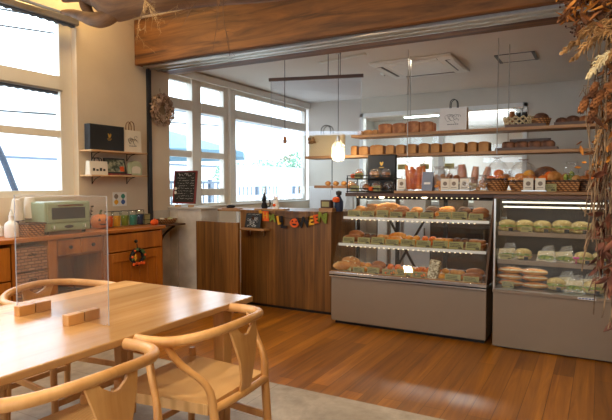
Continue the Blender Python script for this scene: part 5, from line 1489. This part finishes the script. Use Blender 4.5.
for k, px in enumerate((508, 521, 534, 547)):
    m = MB(); m.box(-.055, .055, -.07, .07, 0, .075)
    o = m.build('rye_loaf', 'bread_dark', bevel=.026, seg=4, loc=(xat(px, 5.14), 5.14, Z1 + .008))
    tag(o, 'dark rye loaf, %s from the square golden loaves in the long dark tray' % ORD[k], 'bread', 'rye loaves in the long tray')
o = MB().box(-.16, .19, -.006, .006, 0, .115).build('tray_lid', 'dark_wood', loc=(xat(527, 5.262), 5.262, Z1), bevel=.002)
tag(o, 'dark wooden board standing upright behind the rye loaves', 'board')

# ------------------------------------------------------------------ behind the counter
wt = thing('work_table', 'steel work table with crossed legs behind the bread showcase', 'table', (-1.35, 6.55, 0))
MB().box(-1.0, .9, -.3, .3, .86, .90).build('top', 'steel', wt, .003)
for x in (-.95, .85):
    for y in (-.26, .26): MB().box(x - .02, x + .02, y - .02, y + .02, 0, .86).build('leg', 'steel', wt)
m = MB(); bar_pts(m, (-.93, -.28, .1), (-.5, -.28, .85), .025, .025); bar_pts(m, (-.5, -.28, .1), (-.93, -.28, .85), .025, .025); m.build('cross_brace', 'black_metal', wt)
for k, (x, mt, h) in enumerate(((-2.0, 'white', .28), (-1.55, 'grey_lam', .22), (-1.15, 'white_paper', .3), (-.75, 'ink', .22))):
    t = thing('storage_bin', '%s lidded bin on the steel work table behind the showcase' % ('tall white', 'taupe', 'paper white', 'dark')[k], 'bin', (x, 6.5, .90))
    MB().hexa([(-.13, -.12, 0), (.13, -.12, 0), (.13, .12, 0), (-.13, .12, 0)], [(-.15, -.14, h), (.15, -.14, h), (.15, .14, h), (-.15, .14, h)]).build('body', mt, t, .01)
    MB().box(-.16, .16, -.15, .15, h, h + .02).build('lid', 'white', t, .006)
wh = thing('wall_cabinet', 'low dark storage cabinet against the back wall behind the showcases', 'cabinet', (-1.2, 7.33, 0))
MB().box(-1.6, 1.6, -.18, .18, .08, .95).build('body', 'ink', wh, .004)
MB().box(-1.62, 1.62, -.19, .19, .95, .98).build('top', 'dark_wood', wh, .003)
for k in range(4):
    d = MB().box(-1.58 + k * .79, -.82 + k * .79, -.196, -.18, .1, .93).build('door', ('white', 'ink', 'grey_lam', 'ink')[k], wh, .003)
    MB().box(-.90 + k * .79, -.885 + k * .79, -.215, -.196, .5, .7).build('handle', 'chrome', d)
yb = thing('bread_crate', 'yellow green plastic crate standing on the pass-through sill behind the loaves', 'crate', (-1.13, 7.45, 1.05))
m = MB(); m.box(-.36, .36, -.07, .07, 0, .15); m.build('body', 'khaki_card', yb, .006)
m = MB(); m.box(-.37, .37, -.075, .075, .15, .17); m.build('rim', 'yellow', yb, .003)
yb.location.z = 1.05
# kitchen
hd = thing('extractor_hood', 'dark extractor hood under the kitchen ceiling behind the pass-through', 'hood', (-1.55, 9.3, 2.24))
MB().hexa([(-.5, -.5, 0), (.5, -.5, 0), (.5, .5, 0), (-.5, .5, 0)], [(-.45, -.45, .36), (.45, -.45, .36), (.45, .45, .36), (-.45, .45, .36)]).build('canopy', 'ink', hd)
MB().box(-.51, .51, -.51, .51, -.03, 0).build('rim', 'steel', hd)
for k, (x, y, lb) in enumerate(((-2.9, 9.6, 'white tube lamp on the kitchen ceiling behind the carrier bag'), (-.72, 8.5, 'white tube lamp on the kitchen ceiling near the extractor hood'))):
    t = thing('ceiling_lamp', lb, 'lamp', (x, y, 2.6), 0, 'kitchen tube lamps')
    MB().box(-.35, .35, -.06, .06, -.05, 0).build('housing', 'white', t, .004)
    MB().tube([(-.32, 0, -.062), (.32, 0, -.062)], .016, 10).build('tube', 'kitchen_tube', t)
fz = thing('kitchen_fridge', 'tall pale steel kitchen refrigerator seen through the pass-through', 'refrigerator', (-3.2, 10.0, 0))
MB().box(-.5, .5, -.35, .35, .1, 1.95).build('body', 'steel', fz, .008)
for s in (-1, 1):
    d = MB().box(s * .25 - .24, s * .25 + .24, -.37, -.35, .12, 1.93).build('door', 'white', fz, .006)
    MB().box(s * .05 - .01, s * .05 + .01, -.40, -.37, .9, 1.3).build('handle', 'chrome', d)
for x in (-.44, .44): MB().lathe([(.03, 0), (.03, .1)], 10, (x, -.28, 0)).build('foot', 'black_metal', fz)

# ------------------------------------------------------------------ ceiling fittings
ac = thing('air_conditioner', 'square white ceiling cassette air conditioner over the sales counter', 'air conditioner', (-1.76, 5.78, 2.6), R(0))
MB().box(-.44, .44, -.44, .44, -.03, .0).build('panel', 'ac_white', ac, .012)
for a in range(4):
    T_ = Matrix.Rotation(a * PI / 2, 4, 'Z')
    MB().cbox((0, -.365, -.031), (.56, .055, .006), T_).build('air_slot', 'vent_dark' if a != 0 else 'black_metal', ac)
    m = MB(); m.cbox((0, -.392, -.036), (.56, .06, .006), T_ @ Matrix.Translation((0, 0, 0))); m.build('louvre', 'ac_white', ac)
g = MB()
for k in range(22): g.box(-.27, .27, -.27 + k * .0252, -.262 + k * .0252, -.038, -.029)
g.build('intake_grille', 'white', ac)
vt = thing('inspection_hatch', 'flush square ceiling hatch with thin dark edge beyond the air conditioner', 'hatch', (-.78, 5.86, 2.6))
m = MB(); a = .19
m.box(-a, a, -a, -a + .012, -.006, 0); m.box(-a, a, a - .012, a, -.006, 0); m.box(-a, -a + .03, -a, a, -.010, 0); m.box(a - .03, a, -a, a, -.010, 0); m.build('edge_frame', 'vent_dark', vt)
MB().box(-a + .03, a - .03, -a + .012, a - .012, -.003, 0).build('flap', 'ceiling', vt)
cs_ = thing('ceiling_strip', 'thin pale light strip fixed on the ceiling over the till counter', 'strip', (-2.36, 5.02, 2.6), R(-13))
MB().box(-.30, .30, -.018, .018, -.018, 0).build('cover', 'ac_white', cs_, .004)
dt = thing('ceiling_detector', 'small round detector on the ceiling beside the air conditioner', 'detector', (-2.24, 5.94, 2.6))
MB().lathe([(0, -.028), (.03, -.026), (.045, -.012), (.05, 0), (0, 0)], 20).build('cover', 'ac_white', dt)
MB().lathe([(0, -.032), (.008, -.032), (.008, -.026), (0, -.026)], 10).build('sensor', 'ink', dt)
# wooden bar hung from the ceiling with a clear screen
hb_ = thing('hanging_bar', 'dark wooden bar hung from the ceiling over the till counter', 'bar', (-2.49, 4.68, 2.35), math.atan2(.26, .92))
MB().box(-.478, .478, -.014, .014, -.016, .016).build('bar', 'dark_wood', hb_, .002)
for x in (.13, .25): MB().tube([(x, 0, .016), (x, 0, .25)], .004, 6).build('hanging_cord', 'black_metal', hb_)
as_ = thing('hanging_screen', 'clear acrylic sheet hanging from the wooden bar over the till counter', 'screen', (-2.49, 4.68, 2.333), math.atan2(.26, .92))
MB().box(-.455, .455, -.0015, .0015, -.55, 0).build('acrylic_sheet', 'acrylic', as_)
for s in (-.4565, .4565): MB().box(s - .0015, s + .0015, -.003, .003, -.55, 0).build('sheet_edge', 'acrylic_edge', as_)
def pendant(px, y, z, lit, label):
    x = xat(px, y)
    t = thing('pendant_lamp', label, 'lamp', (x, y, z), 0)
    MB().lathe([(0, 2.6 - z), (.03, 2.6 - z), (.03, 2.58 - z), (0, 2.575 - z)], 14).build('ceiling_rose', 'steel', t)
    MB().tube([(0, 0, .10), (0, 0, 2.58 - z)], .003, 6).build('cord', 'ink', t)
    MB().lathe([(0, .115), (.014, .112), (.018, .06), (.016, .045), (0, .045)], 14).build('socket', 'steel' if lit else 'bread_brown', t)
    g_ = MB(); g_.lathe([(.020, .080), (.034, .066), (.064, .02), (.068, -.04), (.060, -.10), (.054, -.13), (.052, -.13), (.058, -.10), (.066, -.04), (.062, .02), (.032, .063), (.020, .077)], 24)
    g_.bm.faces.ensure_lookup_table()
    caps = [f for f in g_.bm.faces if len(f.verts) > 4]
    bmesh.ops.delete(g_.bm, geom=caps, context='FACES_ONLY')
    g_.build('glass_shade', 'lamp_glass', t)
    MB().lathe([(0, -.055), (.016, -.05), (.026, -.028), (.024, -.005), (.013, .02), (.012, .045), (0, .045)], 16).build('bulb', 'bulb' if lit else 'bottle_glass', t)
    if lit:
        l = bpy.data.lights.new('pendant_glow', 'POINT'); l.energy = 6; l.color = (1, .8, .5); l.shadow_soft_size = .035
        o = bpy.data.objects.new('pendant_glow', l); col.objects.link(o); o.location = (x, y - .0, z - .075)
pendant(285, 4.52, 1.66, False, 'unlit clear glass pendant lamp hanging before the wide window')
pendant(338, 4.78, 1.66, True, 'lit glass pendant lamp glowing beside the straw bag')

# ------------------------------------------------------------------ driftwood over the beam
dfw = thing('driftwood_log', 'long weathered driftwood log with a split root end hung below the ceiling', 'log', (0, 2.9, 0))
def log_tube(name, pts, rr, mat, sg=16, amp=.02, fr=7):
    m = MB(); P_ = smooth_path(pts, 8)
    n = len(P_); k = len(rr)
    rad = []
    for i in range(n):
        u = i / (n - 1) * (k - 1); a = min(int(u), k - 2); rad.append(rr[a] + (rr[a + 1] - rr[a]) * (u - a))
    m.tube(P_, rad, sg)
    for v in m.bm.verts:
        q = Vector((v.co.x * 2.2, v.co.y * fr, v.co.z * fr))
        v.co += Vector((0, mnoise.noise(q + Vector((3, 1, 7))), mnoise.noise(q))) * amp
    return m.build(name, mat, dfw, angle=60)
log_tube('trunk', [(-3.45, -.02, 2.73), (-3.25, -.03, 2.665), (-2.9, -.02, 2.70), (-2.4, 0, 2.68), (-1.8, 0, 2.63), (-1.1, 0, 2.66), (-.3, .05, 2.72), (.6, .1, 2.75)], [.05, .125, .15, .155, .15, .145, .13, .12], 'driftwood')
log_tube('root_prong', [(-3.96, .05, 2.83), (-3.75, .03, 2.83), (-3.55, 0, 2.79), (-3.3, 0, 2.74), (-3.0, 0, 2.74)], [.018, .05, .075, .10, .09], 'driftwood_dark', amp=.025)
log_tube('root_prong', [(-3.88, -.02, 2.705), (-3.72, -.03, 2.66), (-3.52, -.04, 2.59), (-3.36, -.05, 2.56), (-3.2, -.04, 2.61), (-3.0, -.02, 2.69)], [.016, .035, .05, .055, .06, .06], 'driftwood', amp=.018)
log_tube('root_prong', [(-3.66, .03, 2.80), (-3.6, .0, 2.70), (-3.52, -.02, 2.62)], [.05, .045, .03], 'driftwood_dark', amp=.02)
for x in (-3.1, .2): MB().tube([(x, 0, 2.8), (x, 0, 3.3)], .004, 6).build('hanging_wire', 'steel', dfw)
def twig_bunch(name, root, n, ln, spread, mat, label, seed, r0=.005, kink=.35, gravity=-.25):
    m = MB(); rg = random.Random(seed)
    def grow(p, d, L, r_, dep):
        pts = [Vector(p)]; k = 6
        for i in range(k):
            d = (d + Vector((rg.gauss(0, kink), rg.gauss(0, kink) * .5, rg.gauss(0, kink) + gravity * .25))).normalized()
            pts.append(pts[-1] + d * L / k)
            if dep and rg.random() < .55: grow(pts[-1], (d + Vector((rg.gauss(0, .9), rg.gauss(0, .4), rg.gauss(0, .9)))).normalized(), L * rg.uniform(.3, .55), r_ * .65, dep - 1)
        m.tube(pts, [r_ * (1 - .6 * i / k) for i in range(k + 1)], 5)
    for i in range(n):
        d = Vector((rg.uniform(-1, 1) * spread, rg.uniform(-.3, .1), -1)).normalized()
        grow(root, d, ln * rg.uniform(.75, 1.1), r0, 2)
    return tag(m.build(name, mat), label, 'twigs')
twig_bunch('lichen_twig', (-2.80, 2.74, 2.58), 6, .28, 1.3, 'pale_twig', 'pale lichen twigs dangling from the driftwood near the window wall', 4, .0019)
twig_bunch('dark_branch', (-2.12, 2.74, 2.66), 3, .56, .5, 'driftwood_dark', 'thin dark branches dangling from the middle of the driftwood', 12, .0036, .22)

# ------------------------------------------------------------------ dried flower swag on the right
ds = thing('dried_swag', 'tall hanging swag of dried grasses, papery brown leaves and hop cones', 'dried flowers', (.03, 2.15, 0))
rg = random.Random(21)
m = MB()
m.tube([(.03, 0, 3.3), (.02, 0, 2.0)], .005, 6)
m.build('hanging_cord', 'straw', ds)
m = MB()
for k in range(70):
    x0, z0 = rg.uniform(-.02, .08), rg.uniform(1.9, 2.05); x1, z1 = rg.uniform(-.08, .10), rg.uniform(.75, 1.4)
    m.tube(smooth_path([(x0, rg.uniform(-.05, .05), z0), (x0 + rg.uniform(-.07, .05), rg.uniform(-.07, .07), (z0 + z1) / 2), (x1, rg.uniform(-.08, .08), z1)], 4), .0022, 5)
m.build('stem_bundle', 'twig', ds)
def leaf_solid(m, c, d, n_, L, W, curl=.3):
    """Pointed, cupped dry leaf with thickness."""
    d = d.normalized(); s = d.cross(n_).normalized(); n_ = s.cross(d).normalized()
    st = [(0, .04), (.25, .75), (.5, 1), (.75, .7), (1, .03)]
    top = []; bot = []
    for t, w_ in st:
        p = c + d * L * t + n_ * curl * L * (t * t - .3 * t)
        for lst, off in ((top, .0008), (bot, -.0008)):
            lst.append([m.bm.verts.new(p - s * W * w_ + n_ * (off + W * w_ * .35)), m.bm.verts.new(p + n_ * off), m.bm.verts.new(p + s * W * w_ + n_ * (off + W * w_ * .35))])
    for A in (top, bot):
        for a, b_ in zip(A, A[1:]):
            for j in (0, 1): m.bm.faces.new((a[j], a[j + 1], b_[j + 1], b_[j]))
    for a, b_, c_, d_ in zip(top, top[1:], bot, bot[1:]):
        m.bm.faces.new((a[0], b_[0], d_[0], c_[0])); m.bm.faces.new((a[2], b_[2], d_[2], c_[2]))
def rv(a=1, b=1, c=1): return Vector((rg.gauss(0, a), rg.gauss(0, b), rg.gauss(0, c)))
def leaf_mass(name, mat, n, xr, zr, L, W, down=.4, yr=.1, left=.3):
    m = MB()
    for k in range(n):
        c = Vector((rg.uniform(*xr), rg.uniform(-yr, yr), rg.uniform(*zr)))
        d = rv() + Vector((-left, -.2, -down)); leaf_solid(m, c, d, rv() + Vector((0, -.6, .4)), L * rg.uniform(.6, 1.2), W * rg.uniform(.6, 1.2), rg.uniform(-.2, .5))
    return m.build(name, mat, ds)
leaf_mass('golden_foliage', 'dry_gold', 230, (-.17, .14), (1.90, 2.08), .062, .0065, .3)
leaf_mass('brown_foliage', 'dry_leaf', 130, (-.12, .14), (1.84, 2.04), .062, .010, .3)
leaf_mass('brown_foliage', 'dry_leaf', 190, (-.035, .14), (1.32, 1.78), .05, .009, .5)
leaf_mass('russet_foliage', 'dry_leaf_red', 260, (-.03, .14), (.95, 1.38), .066, .013, .9)
leaf_mass('russet_foliage', 'dry_leaf_red', 14, (.03, .12), (.78, .96), .07, .013, 1.2)
leaf_mass('golden_foliage', 'dry_gold', 24, (-.10, .02), (1.36, 1.50), .045, .009, .3)
def cone(c, ax, L, mat='dry_leaf'):
    """Papery hop cone of overlapping bracts."""
    m = MB(); ax = ax.normalized(); u = ax.cross(Vector((0, 1, .2))).normalized(); v = ax.cross(u)
    for lv in range(6):
        r_ = L * .30 * math.sin(PI * (lv + 1.2) / 7.5)
        for k in range(7):
            a = k * 2 * PI / 7 + lv * .45; o_ = u * math.cos(a) + v * math.sin(a)
            leaf_solid(m, c + ax * L * lv / 6 + o_ * r_ * .4, ax * .9 + o_ * .5, o_, L * .30, L * .10, -.3)
    return m.build('hop_cone', mat, ds)
for x, z, L in ((-.075, 1.555, .06), (-.05, 1.52, .06), (-.03, 1.57, .065), (-.01, 1.53, .06), (.0, 1.60, .06), (-.05, 1.60, .055)):
    cone(Vector((x, -.06, z + .05)), Vector((rg.uniform(-.5, .2), -.3, -1)), L, 'dry_leaf')
def plume(pts, L, mat='straw', nm='grass_plume', w_=.010):
    m = MB(); P_ = smooth_path(pts, 10); n = len(P_)
    m.tube(P_, .002, 5)
    for i in range(n):
        t = i / (n - 1)
        if t < .25: continue
        d0 = (P_[min(i + 1, n - 1)] - P_[i - 1]).normalized()
        for k in range(7):
            d = d0 + rv(.45, .45, .45); p = P_[i]
            ln = L * math.sin(PI * min(1, (t - .2) * 1.1 + .08)) * rg.uniform(.5, 1)
            m.tube([p, p + d.normalized() * ln * .6, p + (d.normalized() + Vector((0, 0, -.35))).normalized() * ln], [.0016, .0028, .0008], 4)
    return m.build(nm, mat, ds)
plume([(.10, -.05, 1.80), (.03, -.06, 1.85), (-.06, -.07, 1.83), (-.16, -.08, 1.755)], .055)
plume([(.10, -.05, 1.72), (.04, -.08, 1.80), (-.04, -.1, 1.80), (-.13, -.1, 1.72)], .05)
plume([(.10, -.04, 1.66), (.05, -.07, 1.72), (-.02, -.08, 1.73), (-.08, -.09, 1.66)], .045, 'crumb')
plume([(.12, -.02, 1.95), (.08, -.05, 1.86), (.03, -.08, 1.80), (-.02, -.1, 1.70)], .05)
plume([(.12, -.02, 1.55), (.09, -.05, 1.45), (.05, -.08, 1.36), (.03, -.1, 1.22)], .04)
plume([(.10, -.02, 1.9), (.02, -.05, 1.98), (-.08, -.08, 1.95), (-.17, -.1, 1.86)], .05, 'dry_leaf')
plume([(.11, 0, 1.5), (.06, -.04, 1.56), (.0, -.05, 1.54), (-.05, -.06, 1.44)], .04)
for k in range(9):
    a = Vector((rg.uniform(-.06, .08), rg.uniform(-.05, .05), rg.uniform(1.84, 1.98))); m = MB(); tip = a + Vector((rg.uniform(-.13, -.05), rg.uniform(-.06, 0), rg.uniform(-.08, .03)))
    P_ = smooth_path([a, (a + tip) / 2 + rv(.012, .012, .012), tip], 6); m.tube(P_, .0011, 4)
    for q in P_[4:]:
        e = q + rv(.008, .008, .008); m.tube([q, e], .0008, 4); m.ball(e, rg.uniform(.003, .0052), 6)
    m.build('berry_sprig', 'cocoa', ds)
m = MB()
for k in range(150):
    p = Vector((rg.uniform(-.02, .14), rg.uniform(-.08, .06), rg.uniform(1.1, 1.75))); pts = [p]
    for j in range(5): pts.append(pts[-1] + rv(.022, .015, .03))
    m.tube(pts, .0016, 4)
m.build('twig_tangle', 'twig', ds)
